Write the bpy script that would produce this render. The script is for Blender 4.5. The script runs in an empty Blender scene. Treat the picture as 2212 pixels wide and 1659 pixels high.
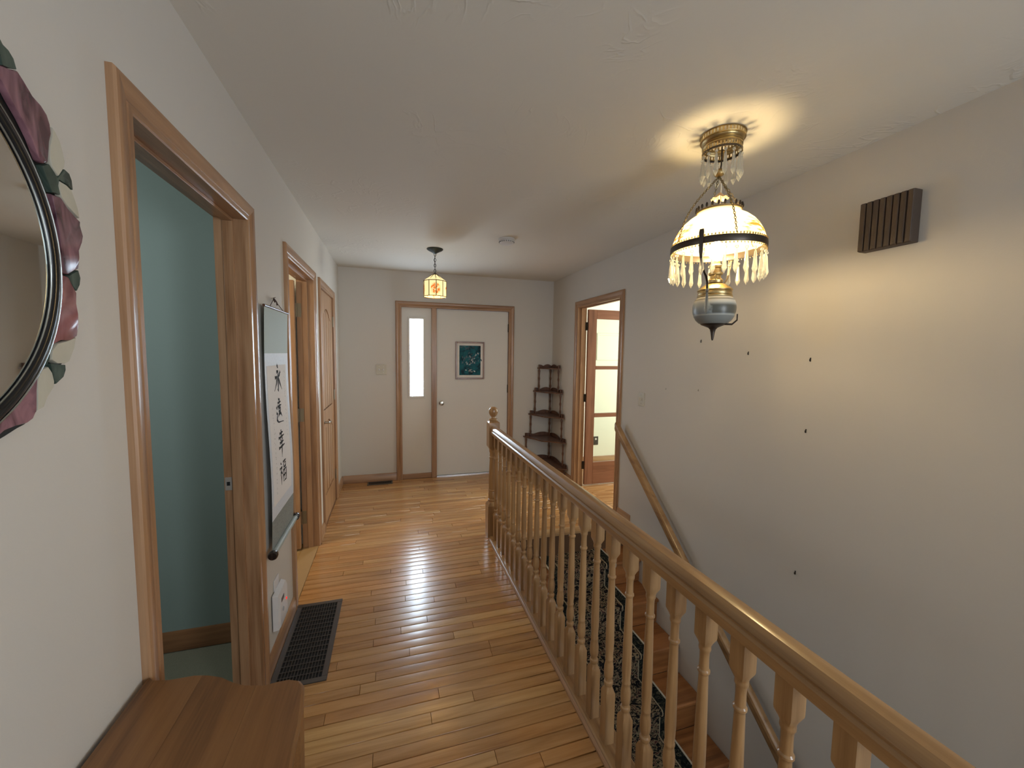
import bpy, math, random
from mathutils import Vector, Matrix
random.seed(7)
PI = math.pi
SC = bpy.context.scene
COL = SC.collection

# ------------------------------------------------------------------ camera
F_PX, YAW, PITCH, ROLL, CAM_H = 853.86, 0.2947, 0.0764, 0.0135, 1.5112
cy_, sy_, cp_, sp_ = math.cos(YAW), math.sin(YAW), math.cos(PITCH), math.sin(PITCH)
fwd = Vector((sy_ * cp_, cy_ * cp_, -sp_)); right = Vector((cy_, -sy_, 0)); up = right.cross(fwd)
c_, s_ = math.cos(ROLL), math.sin(ROLL)
r2 = c_ * right + s_ * up; u2 = -s_ * right + c_ * up
cam_d = bpy.data.cameras.new('camera'); cam = bpy.data.objects.new('camera', cam_d); COL.objects.link(cam)
cam_d.sensor_width = 36; cam_d.lens = 36 * F_PX / 2212; cam_d.clip_start = 0.02
M = Matrix((r2, u2, -fwd)).transposed().to_4x4(); M.translation = Vector((0, 0, CAM_H)); cam.matrix_world = M
SC.camera = cam

# ------------------------------------------------------------------ exposure, world, lights
SC.view_settings.view_transform = 'Standard'; SC.view_settings.look = 'None'
SC.view_settings.gamma = 1; SC.view_settings.use_curve_mapping = False
SC.view_settings.exposure = 0.04
w = bpy.data.worlds.new('world'); SC.world = w; w.use_nodes = True
w.node_tree.nodes['Background'].inputs[0].default_value = (0.75, 0.85, 1.0, 1)
w.node_tree.nodes['Background'].inputs[1].default_value = 0.6

XR_ = 1.9973
def area(name, loc, direction, sx, sy, power, color):
    d = bpy.data.lights.new(name, 'AREA'); d.shape = 'RECTANGLE'; d.size = sx; d.size_y = sy
    d.energy = power; d.color = color
    o = bpy.data.objects.new(name, d); COL.objects.link(o); o.location = loc
    o.rotation_euler = Vector(direction).to_track_quat('-Z', 'Z').to_euler()
    return o
area('daylight_back_window', (0.65, -4.40, 1.30), (0, 1, 0.06), 2.2, 1.7, 26, (0.82, 0.93, 1.0))
area('right_wall_fill', (XR_ - .02, -1.25, 1.45), (-1, 0.75, 0.1), 1.4, 1.4, 80, (0.82, 0.915, 1.0))  # added unseen fill lamp on the solid wall, brightens the left wall
area('daylight_side_room', (4.3, 3.6, 1.5), (-1, 0.25, -0.1), 1.6, 1.5, 80, (0.97, 1.0, 0.90))
area('bedroom_light', (-1.6, 2.75, 2.2), (0.05, 0.45, -0.8), 0.5, 0.5, 16, (1.0, 0.86, 0.62))
area('teal_room_daylight', (-2.2, 1.4, 1.9), (0.8, 0.8, 0.0), 0.6, 0.6, 9, (0.85, 0.95, 1.0))
BULB_BIG, BULB_SMALL = 265.0, 60.0

# ------------------------------------------------------------------ geometry helpers
class MB:
    def __init__(s): s.v = []; s.f = []
    def add(s, vs, fs):
        n = len(s.v); s.v += [tuple(p) for p in vs]; s.f += [tuple(i + n for i in f) for f in fs]; return s
    def box(s, x0, x1, y0, y1, z0, z1, b=0.0):
        if b <= 0:
            v = [(x, y, z) for z in (z0, z1) for y in (y0, y1) for x in (x0, x1)]
            return s.add(v, [(0, 2, 3, 1), (4, 5, 7, 6), (0, 1, 5, 4), (2, 6, 7, 3), (0, 4, 6, 2), (1, 3, 7, 5)])
        # bevelled box: 24 vertices
        X, Y, Z = (x0, x1), (y0, y1), (z0, z1); vs = []; idx = {}
        for i in (0, 1):
            for j in (0, 1):
                for k in (0, 1):
                    sx, sy, sz = (1, -1)[i], (1, -1)[j], (1, -1)[k]
                    for a in range(3):
                        p = [X[i] + sx * b, Y[j] + sy * b, Z[k] + sz * b]
                        p[a] = (X[i], Y[j], Z[k])[a]
                        idx[(i, j, k, a)] = len(vs); vs.append(p)
        fs = []
        for a in range(3):
            o = [q for q in range(3) if q != a]
            for e in (0, 1):
                q = []
                for (m, n) in ((0, 0), (1, 0), (1, 1), (0, 1)):
                    t = [0, 0, 0]; t[a] = e; t[o[0]] = m; t[o[1]] = n
                    q.append(idx[(t[0], t[1], t[2], a)])
                fs.append(q)
            for m in (0, 1):
                for n in (0, 1):
                    t0 = [0, 0, 0]; t0[o[0]] = m; t0[o[1]] = n; t1 = list(t0); t1[a] = 1
                    fs.append([idx[(*t0, o[0])], idx[(*t1, o[0])], idx[(*t1, o[1])], idx[(*t0, o[1])]])
        for i in (0, 1):
            for j in (0, 1):
                for k in (0, 1): fs.append([idx[(i, j, k, 0)], idx[(i, j, k, 1)], idx[(i, j, k, 2)]])
        return s.add(vs, fs)
    def loft(s, rings, cap=True, closed=True):
        n = len(rings[0]); vs = [p for r in rings for p in r]; fs = []
        for i in range(len(rings) - 1):
            for j in range(n if closed else n - 1):
                a, b2 = i * n + j, i * n + (j + 1) % n
                fs.append((a, b2, b2 + n, a + n))
        if cap:
            fs.append(tuple(range(n))[::-1]); fs.append(tuple((len(rings) - 1) * n + j for j in range(n)))
        return s.add(vs, fs)
    def lathe(s, prof, c=(0, 0, 0), n=24, axis='Z', cap=False):
        rings = []
        for r, h in prof:
            ring = []
            for j in range(n):
                a = 2 * PI * j / n; u, v = r * math.cos(a), r * math.sin(a)
                if axis == 'Z': p = (c[0] + u, c[1] + v, c[2] + h)
                elif axis == 'X': p = (c[0] + h, c[1] + u, c[2] + v)
                else: p = (c[0] + v, c[1] + h, c[2] + u)
                ring.append(p)
            rings.append(ring)
        return s.loft(rings, cap)
    def tube(s, pts, r, n=8, closed=False, cap=True):
        pts = [Vector(p) for p in pts]; m = len(pts); rings = []; prev = None
        rr = r if isinstance(r, (list, tuple)) else [r] * m
        for i, p in enumerate(pts):
            if closed: t = (pts[(i + 1) % m] - pts[i - 1]).normalized()
            else: t = (pts[min(i + 1, m - 1)] - pts[max(i - 1, 0)]).normalized()
            if prev is None:
                prev = t.orthogonal().normalized()
            prev = (prev - t * prev.dot(t)).normalized(); b = t.cross(prev)
            rings.append([p + rr[i] * (math.cos(2 * PI * j / n) * prev + math.sin(2 * PI * j / n) * b) for j in range(n)])
        if closed: rings.append(rings[0]); cap = False
        return s.loft(rings, cap)
    def prism(s, poly, fn0, fn1):
        n = len(poly); vs = [fn0(*p) for p in poly] + [fn1(*p) for p in poly]
        fs = [tuple(range(n))[::-1], tuple(range(n, 2 * n))] + [(i, (i + 1) % n, (i + 1) % n + n, i + n) for i in range(n)]
        return s.add(vs, fs)
    def sphere(s, c, r, n=16, m=10, sq=(1, 1, 1)):
        prof = [(max(1e-4, r * math.sin(PI * i / m)), -r * math.cos(PI * i / m)) for i in range(m + 1)]
        k = len(s.v); s.lathe(prof, (0, 0, 0), n)
        for i in range(k, len(s.v)):
            x, y, z = s.v[i]; s.v[i] = (c[0] + x * sq[0], c[1] + y * sq[1], c[2] + z * sq[2])
        return s

def wloc(o):
    p = Vector((0, 0, 0))
    while o is not None: p = p + o.location; o = o.parent
    return p
def mesh_of(mb, mat, org=(0, 0, 0), smooth=35, recalc=True):
    me = bpy.data.meshes.new('m'); ox, oy, oz = org
    me.from_pydata([(x - ox, y - oy, z - oz) for x, y, z in mb.v], [], mb.f)
    if recalc:
        import bmesh
        bm = bmesh.new(); bm.from_mesh(me); bmesh.ops.recalc_face_normals(bm, faces=bm.faces); bm.to_mesh(me); bm.free()
    if smooth:
        me.polygons.foreach_set('use_smooth', [True] * len(me.polygons)); me.set_sharp_from_angle(angle=math.radians(smooth))
    me.materials.append(mat); me.update(); return me
def tag(o, label=None, cat=None, group=None, kind=None):
    if label: o['label'] = label
    if cat: o['category'] = cat
    if group: o['group'] = group
    if kind: o['kind'] = kind
    return o
def obj(name, mb, mat, parent=None, label=None, cat=None, group=None, kind=None, smooth=35, recalc=True):
    """geometry in mb is in world coordinates"""
    if parent is not None: org = wloc(parent); loc = (0, 0, 0)
    else:
        xs = [p[0] for p in mb.v]; ys = [p[1] for p in mb.v]; zs = [p[2] for p in mb.v]
        org = ((min(xs) + max(xs)) / 2, (min(ys) + max(ys)) / 2, min(zs)); loc = org
    me = mesh_of(mb, mat, org, smooth, recalc); me.name = name
    o = bpy.data.objects.new(name, me); COL.objects.link(o); o.location = loc
    if parent is not None: o.parent = parent
    return tag(o, label, cat, group, kind)
def place(name, me, wpos, parent, label=None):
    o = bpy.data.objects.new(name, me); COL.objects.link(o)
    o.location = Vector(wpos) - wloc(parent); o.parent = parent
    if label: o['label'] = label
    return o
def thing(name, loc, label, cat, group=None, kind=None):
    o = bpy.data.objects.new(name, None); COL.objects.link(o); o.location = loc; o.empty_display_size = .05
    return tag(o, label, cat, group, kind)

# ------------------------------------------------------------------ materials
def nt(name):
    m = bpy.data.materials.new(name); m.use_nodes = True; t = m.node_tree
    b = t.nodes['Principled BSDF']; return m, t, b
def N(t, kind, **kw):
    n = t.nodes.new(kind)
    for k, v in kw.items(): setattr(n, k, v)
    return n
def plain(name, col, rough=.5, metal=0, spec=.5, coat=0, bump=0, bscale=60, var=0):
    m, t, b = nt(name); b.inputs['Base Color'].default_value = (*col, 1); b.inputs['Roughness'].default_value = rough
    b.inputs['Metallic'].default_value = metal; b.inputs['Coat Weight'].default_value = coat
    b.inputs['Specular IOR Level'].default_value = spec
    g = N(t, 'ShaderNodeNewGeometry'); no = N(t, 'ShaderNodeTexNoise'); no.inputs['Scale'].default_value = bscale; no.inputs['Detail'].default_value = 4
    t.links.new(g.outputs['Position'], no.inputs['Vector'])
    if bump:
        bu = N(t, 'ShaderNodeBump'); bu.inputs['Strength'].default_value = bump; bu.inputs['Distance'].default_value = .002
        t.links.new(no.outputs['Fac'], bu.inputs['Height']); t.links.new(bu.outputs[0], b.inputs['Normal'])
    if var:
        mx = N(t, 'ShaderNodeMix', data_type='RGBA'); mx.inputs['A'].default_value = (*[c * (1 - var) for c in col], 1)
        mx.inputs['B'].default_value = (*[min(1, c * (1 + var)) for c in col], 1)
        t.links.new(no.outputs['Fac'], mx.inputs['Factor']); t.links.new(mx.outputs['Result'], b.inputs['Base Color'])
    return m
def emit(name, col, st):
    m, t, b = nt(name); b.inputs['Base Color'].default_value = (*col, 1)
    b.inputs['Emission Color'].default_value = (*col, 1); b.inputs['Emission Strength'].default_value = st; return m
def ramp(t, stops):
    r = N(t, 'ShaderNodeValToRGB'); cr = r.color_ramp
    while len(cr.elements) < len(stops): cr.elements.new(.5)
    for e, (p, c) in zip(cr.elements, stops): e.position = p; e.color = (*c, 1) if len(c) == 3 else c
    return r
def wood(name, light, mid, dark, axis=2, rough=.35, coat=.3, grain=1.0, tint=0.0, fine=1.0, bump=.15, tints=None, spec=.5):
    m, t, b = nt(name); L = t.links.new
    g = N(t, 'ShaderNodeNewGeometry'); oi = N(t, 'ShaderNodeObjectInfo')
    off = N(t, 'ShaderNodeVectorMath', operation='SCALE'); L(oi.outputs['Random'], off.inputs['Scale']); off.inputs[0].default_value = (37, 23, 17)
    ad = N(t, 'ShaderNodeVectorMath', operation='ADD'); L(g.outputs['Position'], ad.inputs[0]); L(off.outputs[0], ad.inputs[1])
    def mp(al, cr):
        q = N(t, 'ShaderNodeMapping'); s = [cr] * 3; s[axis] = al; q.inputs['Scale'].default_value = s; L(ad.outputs[0], q.inputs['Vector']); return q
    n1 = N(t, 'ShaderNodeTexNoise'); n1.inputs['Scale'].default_value = 1; n1.inputs['Detail'].default_value = 5; n1.inputs['Distortion'].default_value = .7
    L(mp(1.1 * grain, 16 * grain).outputs[0], n1.inputs['Vector'])
    # cathedral figure: fold a slow noise into rings
    n2 = N(t, 'ShaderNodeTexNoise'); n2.inputs['Scale'].default_value = 1; n2.inputs['Detail'].default_value = 2
    L(mp(.8 * grain, 7 * grain).outputs[0], n2.inputs['Vector'])
    mu = N(t, 'ShaderNodeMath', operation='MULTIPLY'); mu.inputs[1].default_value = 55; L(n2.outputs['Fac'], mu.inputs[0])
    si = N(t, 'ShaderNodeMath', operation='SINE'); L(mu.outputs[0], si.inputs[0])
    n3 = N(t, 'ShaderNodeTexNoise'); n3.inputs['Scale'].default_value = 1; n3.inputs['Detail'].default_value = 6
    L(mp(9 * fine, 260 * fine).outputs[0], n3.inputs['Vector'])
    a1 = N(t, 'ShaderNodeMath', operation='MULTIPLY_ADD'); a1.inputs[1].default_value = .045; L(si.outputs[0], a1.inputs[0]); L(n1.outputs['Fac'], a1.inputs[2])
    a2 = N(t, 'ShaderNodeMath', operation='MULTIPLY_ADD'); a2.inputs[1].default_value = .30; L(n3.outputs['Fac'], a2.inputs[0]); L(a1.outputs[0], a2.inputs[2])
    r = ramp(t, [(.38, dark), (.6, mid), (.85, light)]); L(a2.outputs[0], r.inputs[0]); out = r.outputs[0]
    if tints:
        tr = ramp(t, tints); tr.color_ramp.interpolation = 'LINEAR'; L(oi.outputs['Random'], tr.inputs[0])
        mx = N(t, 'ShaderNodeMix', data_type='RGBA', blend_type='MULTIPLY'); mx.inputs['Factor'].default_value = 1
        L(out, mx.inputs['A']); L(tr.outputs[0], mx.inputs['B']); out = mx.outputs['Result']
    L(out, b.inputs['Base Color']); b.inputs['Roughness'].default_value = rough; b.inputs['Coat Weight'].default_value = coat
    b.inputs['Coat Roughness'].default_value = max(.08, rough * .5); b.inputs['Specular IOR Level'].default_value = spec
    bu = N(t, 'ShaderNodeBump'); bu.inputs['Strength'].default_value = bump; bu.inputs['Distance'].default_value = .0006
    L(a2.outputs[0], bu.inputs['Height']); L(bu.outputs[0], b.inputs['Normal'])
    return m
OAK = dict(light=(.43, .25, .135), mid=(.33, .175, .088), dark=(.20, .095, .042))
oakZ = wood('oak_trim_upright', axis=2, **OAK); oakY = wood('oak_trim_lengthwise', axis=1, **OAK); oakX = wood('oak_trim_crosswise', axis=0, **OAK)
RAIL = dict(light=(.40, .235, .105), mid=(.30, .165, .070), dark=(.19, .095, .036))
railZ = wood('oak_railing_upright', axis=2, rough=.3, coat=.5, **RAIL); railY = wood('oak_railing_lengthwise', axis=1, rough=.32, coat=.35, **RAIL)
FT = [(0, (.80, .72, .66)), (.2, (1.0, .96, .90)), (.4, (.86, .78, .70)), (.55, (1.12, 1.14, 1.08)), (.7, (.92, .80, .70)), (.85, (1.02, .92, .80)), (1, (1.25, 1.32, 1.25))]
floorM = wood('oak_floor_plank', (.56, .325, .145), (.45, .245, .098), (.34, .17, .063), axis=0, rough=.26, coat=.3, grain=1.2, tints=FT, bump=.12)
tableM = wood('table_oak', (.27, .125, .042), (.20, .088, .028), (.10, .04, .014), axis=1, rough=.42, coat=.2, grain=.9, bump=.35)
darkwood = wood('dark_walnut', (.15, .065, .035), (.10, .042, .024), (.05, .02, .012), axis=2, rough=.4, coat=.2)
frenchM = wood('reddish_oak_door', (.34, .15, .085), (.26, .11, .06), (.15, .06, .032), axis=2, rough=.4, coat=.2)
treadM = wood('stair_oak', (.38, .155, .05), (.27, .105, .032), (.15, .055, .016), axis=0, rough=.4, coat=.2)
doorM = wood('oak_door', (.50, .29, .15), (.40, .215, .105), (.26, .13, .058), axis=2, rough=.35, coat=.3)

def wallpaint(name, col, bump=.12, scale=220):
    return plain(name, col, rough=.62, spec=.25, bump=bump, bscale=scale)
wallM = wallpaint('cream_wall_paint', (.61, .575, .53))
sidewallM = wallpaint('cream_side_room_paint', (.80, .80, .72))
tealM = wallpaint('teal_wall_paint', (.25, .31, .275))
whitepaint = plain('white_door_paint', (.70, .67, .62), rough=.45, bump=.25, bscale=90)
# hand-trowelled ceiling
ceilM, t, b = nt('trowelled_ceiling_plaster'); b.inputs['Base Color'].default_value = (.68, .655, .60, 1); b.inputs['Roughness'].default_value = .8
b.inputs['Specular IOR Level'].default_value = .2
g = N(t, 'ShaderNodeNewGeometry'); n1 = N(t, 'ShaderNodeTexNoise'); n1.inputs['Scale'].default_value = 3.2; n1.inputs['Detail'].default_value = 3; n1.inputs['Distortion'].default_value = 2.2
n2 = N(t, 'ShaderNodeTexNoise'); n2.inputs['Scale'].default_value = 45; n2.inputs['Detail'].default_value = 3
t.links.new(g.outputs['Position'], n1.inputs['Vector']); t.links.new(g.outputs['Position'], n2.inputs['Vector'])
r1 = ramp(t, [(.47, (0, 0, 0)), (.5, (1, 1, 1)), (.53, (0, 0, 0))]); t.links.new(n1.outputs['Fac'], r1.inputs[0])
n4 = N(t, 'ShaderNodeTexNoise'); n4.inputs['Scale'].default_value = 1.7; t.links.new(g.outputs['Position'], n4.inputs['Vector'])
r4 = ramp(t, [(.5, (0, 0, 0)), (.62, (1, 1, 1))]); t.links.new(n4.outputs['Fac'], r4.inputs[0])
mm = N(t, 'ShaderNodeMath', operation='MULTIPLY'); t.links.new(r1.outputs[0], mm.inputs[0]); t.links.new(r4.outputs[0], mm.inputs[1])
ma = N(t, 'ShaderNodeMath', operation='MULTIPLY_ADD'); ma.inputs[1].default_value = .35; t.links.new(n2.outputs['Fac'], ma.inputs[0]); t.links.new(mm.outputs[0], ma.inputs[2])
bu = N(t, 'ShaderNodeBump'); bu.inputs['Strength'].default_value = .35; bu.inputs['Distance'].default_value = .004
t.links.new(ma.outputs[0], bu.inputs['Height']); t.links.new(bu.outputs[0], b.inputs['Normal'])

carpetM = plain('green_grey_carpet', (.25, .24, .17), rough=1, spec=.1, bump=1, bscale=320, var=.25)
tancarpetM = plain('tan_carpet', (.42, .27, .12), rough=1, spec=.1, bump=.8, bscale=300, var=.15)
subM = plain('dark_subfloor', (.10, .05, .022), rough=.9)
blackM = plain('black_void', (.006, .006, .006), rough=.9)
bronzeM = plain('brown_register_metal', (.10, .085, .075), rough=.45, metal=.5, spec=.5)
brassM = plain('antique_brass', (.50, .38, .19), rough=.3, metal=1, bump=.3, bscale=300)
brassdark = plain('tarnished_brass', (.075, .06, .05), rough=.35, metal=.8)
nickel = plain('satin_nickel', (.50, .46, .40), rough=.22, metal=1)
hingeM = plain('dark_bronze_hinge', (.05, .042, .035), rough=.4, metal=.7)
greyhinge = plain('brass_grey_hinge', (.30, .27, .21), rough=.35, metal=.9)
ivory = plain('ivory_plastic', (.52, .48, .39), rough=.35)
whitepl = plain('white_plastic', (.66, .65, .66), rough=.35)
darkpl = plain('dark_plastic', (.03, .03, .035), rough=.4)
chimeM = plain('brown_chime_plastic', (.058, .038, .027), rough=.55, bump=.2, bscale=200)
redled = emit('red_indicator', (.8, .02, .02), 1.2)
greenM = plain('old_bronze_green', (.035, .04, .035), rough=.4, metal=.6)
inkM = plain('black_ink', (.012, .012, .014), rough=.8)
silkM = plain('sage_silk', (.40, .47, .44), rough=.6, bump=.3, bscale=500, var=.06)
brocM = plain('pale_blue_brocade', (.70, .75, .83), rough=.55, bscale=90, var=.12)
grybroc = plain('grey_brocade', (.27, .30, .29), rough=.6, bscale=160, var=.55)
paperM = plain('rice_paper', (.84, .82, .82), rough=.8, bscale=30, var=.03)
pictM = plain('white_mat_board', (.78, .74, .70), rough=.7)
mirM, t, b = nt('mirror_silver'); b.inputs['Base Color'].default_value = (.86, .88, .86, 1); b.inputs['Metallic'].default_value = 1; b.inputs['Roughness'].default_value = .02

def archglass(name, tint, fac=.12):
    m, t, b = nt(name); t.nodes.remove(b); o = t.nodes['Material Output']
    tr = N(t, 'ShaderNodeBsdfTransparent'); tr.inputs[0].default_value = (*tint, 1)
    gl = N(t, 'ShaderNodeBsdfGlossy'); gl.inputs['Roughness'].default_value = .03
    mx = N(t, 'ShaderNodeMixShader'); fr = N(t, 'ShaderNodeFresnel'); fr.inputs[0].default_value = 1.45
    t.links.new(fr.outputs[0], mx.inputs[0]); t.links.new(tr.outputs[0], mx.inputs[1]); t.links.new(gl.outputs[0], mx.inputs[2]); t.links.new(mx.outputs[0], o.inputs[0])
    return m
paneM = archglass('clear_door_glass', (.93, .97, .92))
crystalM = archglass('cut_crystal', (.97, .96, .93)); t = crystalM.node_tree; q0 = t.nodes['Material Output'].inputs[0].links[0].from_socket
tl = N(t, 'ShaderNodeBsdfTranslucent'); tl.inputs[0].default_value = (.95, .95, .88, 1); df = N(t, 'ShaderNodeBsdfDiffuse'); df.inputs[0].default_value = (.9, .9, .84, 1)
ms = N(t, 'ShaderNodeMixShader'); ms.inputs[0].default_value = .5; t.links.new(tl.outputs[0], ms.inputs[1]); t.links.new(df.outputs[0], ms.inputs[2])
m2_ = N(t, 'ShaderNodeMixShader'); m2_.inputs[0].default_value = .26; t.links.new(q0, m2_.inputs[1]); t.links.new(ms.outputs[0], m2_.inputs[2]); t.links.new(m2_.outputs[0], t.nodes['Material Output'].inputs[0])

# ------------------------------------------------------------------ dimensions
XL, XR, YF, H = -.5612, 1.9973, 4.785, 2.44
YB = -4.5; WT = .108; RT = .09
DH = 2.032; CW = .068
D1, D2, D3 = (1.137, 1.873), (2.523, 3.2725), (3.581, 4.293)
DR = (3.205, 4.051); FD = (.108, 1.400)
STX0, LAND = .84, 2.995          # stairwell left edge, landing edge
LOW = -2.75

# ------------------------------------------------------------------ walls
def wall_y(name, x0, x1, y0, y1, z0, z1, opens, mat, label=None):
    """a wall running along y with openings (ya, yb, ztop)"""
    mb = MB(); y = y0
    for a, b2, zt in sorted(opens):
        mb.box(x0, x1, y, a, z0, z1); mb.box(x0, x1, a, b2, zt, z1)
        if z0 < 0: mb.box(x0, x1, a, b2, z0, -.012)
        y = b2
    mb.box(x0, x1, y, y1, z0, z1)
    return obj(name, mb, mat, kind='structure', label=label, smooth=0)
J = .015
wall_y('wall_left', XL - WT, XL, YB, YF + .13, 0, H, [(D1[0] - J, D1[1] + J, DH + J), (D2[0] - J, D2[1] + J, DH + J), (D3[0] - J, D3[1] + J, DH + J)], wallM)
wall_y('wall_right', XR, XR + RT, YB, YF + .13, LOW, H, [(DR[0] - J, DR[1] + J, DH + J)], wallM)
mb = MB(); mb.box(XL, FD[0] - J, YF, YF + .13, 0, H); mb.box(FD[1] + J, XR, YF, YF + .13, 0, H); mb.box(FD[0] - J, FD[1] + J, YF, YF + .13, DH + J, H)
obj('wall_front', mb, wallM, kind='structure', smooth=0)
# back wall with the big daylight window (behind the camera)
mb = MB(); WX0, WX1, WZ0, WZ1 = -.45, 1.75, .40, 2.20
mb.box(XL, WX0, YB - .13, YB, LOW, H); mb.box(WX1, XR, YB - .13, YB, LOW, H); mb.box(WX0, WX1, YB - .13, YB, LOW, WZ0); mb.box(WX0, WX1, YB - .13, YB, WZ1, H)
obj('wall_back', mb, wallM, kind='structure', smooth=0)
wb = thing('window_1', (0.5, YB, WZ0), 'oak framed daylight window in the wall behind the viewer', 'window', kind='structure')
fr = MB()
for (a, b2, c, d) in ((WX0, WX1, WZ0, WZ0 + .06), (WX0, WX1, WZ1 - .06, WZ1), (WX0, WX0 + .06, WZ0, WZ1), (WX1 - .06, WX1, WZ0, WZ1), (.62, .68, WZ0, WZ1)):
    fr.box(a, b2, YB - .1, YB - .04, c, d)
obj('window_frame', fr, oakX, wb)
obj('pane', MB().box(WX0 + .05, WX1 - .05, YB - .075, YB - .07, WZ0 + .05, WZ1 - .05), paneM, wb)
w2 = thing('added_window_frame', (XR, -1.25, .75), 'added oak frame around a fill lamp on the solid right wall behind the viewer', 'window', kind='structure')  # frame added around the fill lamp; this wall has no window opening
fr = MB()
for (a, b2, c, d) in ((-2.0, -.5, .72, .78), (-2.0, -.5, 2.12, 2.18), (-2.0, -1.94, .78, 2.12), (-.56, -.5, .78, 2.12), (-1.28, -1.22, .78, 2.12)):
    fr.box(XR - .014, XR, a, b2, c, d)
obj('window_frame', fr, oakZ, w2)
# ceiling and floors
obj('ceiling', MB().box(-3.4, 4.7, YB - .13, 5.1, H, H + .1), ceilM, kind='structure', smooth=0)
fl = MB(); fl.box(XL, STX0, YB, LAND, -.26, -.012); fl.box(XL, XR, LAND, YF + .06, -.26, -.012)
floor = obj('floor', fl, subM, kind='structure', smooth=0)
obj('wall_stairwell', MB().box(.795, STX0, YB, LAND, LOW, -.26), wallM, kind='structure', smooth=0)
obj('wall_under_landing', MB().box(STX0, XR, LAND + .03, LAND + .12, LOW, -.26), wallM, kind='structure', smooth=0)
obj('floor_lower', MB().box(.795, XR, YB, 3.1, LOW - .05, LOW), tancarpetM, kind='structure', smooth=0)

# hardwood strips, laid across the hall
pl = MB(); PW = .0571
segs = [(-.5, 0.0), (-.492, .007), (-.455, .0110), (-.3, .01135), (0, .0115), (.3, .01135), (.455, .0110), (.492, .007), (.5, 0)]
rings = [[(x, s * PW, z) for s, z in segs] for x in (-.5, -.4985, .4985, .5)]
for i, rg in enumerate(rings):
    if i in (0, 3): rings[i] = [(x, y, z * .8) for x, y, z in rg]
pl.loft(rings, cap=True, closed=True)
plank_me = mesh_of(pl, floorM, smooth=50); plank_me.name = 'plank'
def lay(x0, x1, y, parent, store=None):
    x = x0 - random.uniform(0, .5); first = True
    while x < x1:
        L_ = random.choice([.35, .5, .65, .8, .95, 1.2, 1.5]) * random.uniform(.85, 1.15)
        a, b2 = max(x, x0), min(x + L_, x1)
        if x1 - b2 < .12: b2 = x1
        if b2 - a > .03:
            o = bpy.data.objects.new('plank', plank_me); COL.objects.link(o); o.parent = parent
            o.location = Vector(((a + b2) / 2, y, -.012)) - wloc(parent); o.scale = (b2 - a - .0008, .990, 1)
        x = b2 if b2 == x1 else x + L_
        if b2 >= x1: break
y = YF - PW / 2 - .002
while y > .62:
    if y - PW / 2 > LAND + .045: lay(XL + .001, XR + .001 + (RT + .005 if DR[0] < y - .02 and y + .02 < DR[1] else 0), y, floor)
    else: lay(XL + .001, .74, y, floor)
    y -= PW
bk = MB()
while y > YB:
    xa = XL
    while xa < .74:
        xb = min(.74, xa + random.uniform(.5, 1.2)); bk.box(xa + .0005, xb - .0005, y - PW / 2 + .0004, y + PW / 2 - .0004, -.012, -.0006); xa = xb
    y -= PW
obj('plank', bk, floorM, floor, kind='stuff', smooth=0)
# landing nosing board
obj('landing_nosing', MB().box(.84, XR - .002, LAND - .005, LAND + .085, -.03, .0, .006), railY if False else wood('oak_nosing', (.52, .33, .16), (.42, .25, .115), (.27, .15, .06), axis=0), floor)

# baseboards
def baseprof(t_=.014, h=.092):
    return [(0, 0), (t_, 0), (t_, h * .72), (t_ * .75, h * .80), (t_ * .75, h * .88), (t_ * .3, h), (0, h)]
def base_y(name, x, sgn, y0, y1, mat, h=.092, z=0):
    mb = MB(); p = baseprof(h=h); mb.loft([[(x + sgn * d, yy, z + zz) for d, zz in p] for yy in (y0, y1)]); return obj(name, mb, mat, kind='structure')
def base_x(name, y, sgn, x0, x1, mat, h=.092, z=0):
    mb = MB(); p = baseprof(h=h); mb.loft([[(xx, y + sgn * d, z + zz) for d, zz in p] for xx in (x0, x1)]); return obj(name, mb, mat, kind='structure')
base_y('baseboard_left', XL, 1, D1[1] + CW, D2[0] - CW, oakY)
base_y('baseboard_left', XL, 1, D2[1] + CW, D3[0] - CW, oakY)
base_y('baseboard_left', XL, 1, D3[1] + CW, YF, oakY)
base_y('baseboard_left', XL, 1, YB, D1[0] - CW, oakY)
base_x('baseboard_front', YF, -1, XL + .014, FD[0] - CW, oakX)
base_x('baseboard_front', YF, -1, FD[1] + CW, XR - .014, oakX)
base_y('baseboard_right', XR, -1, DR[1] + CW, YF, oakY)
base_y('baseboard_right', XR, -1, 2.935, DR[0] - CW, oakY, h=.125, z=-.02)

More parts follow.
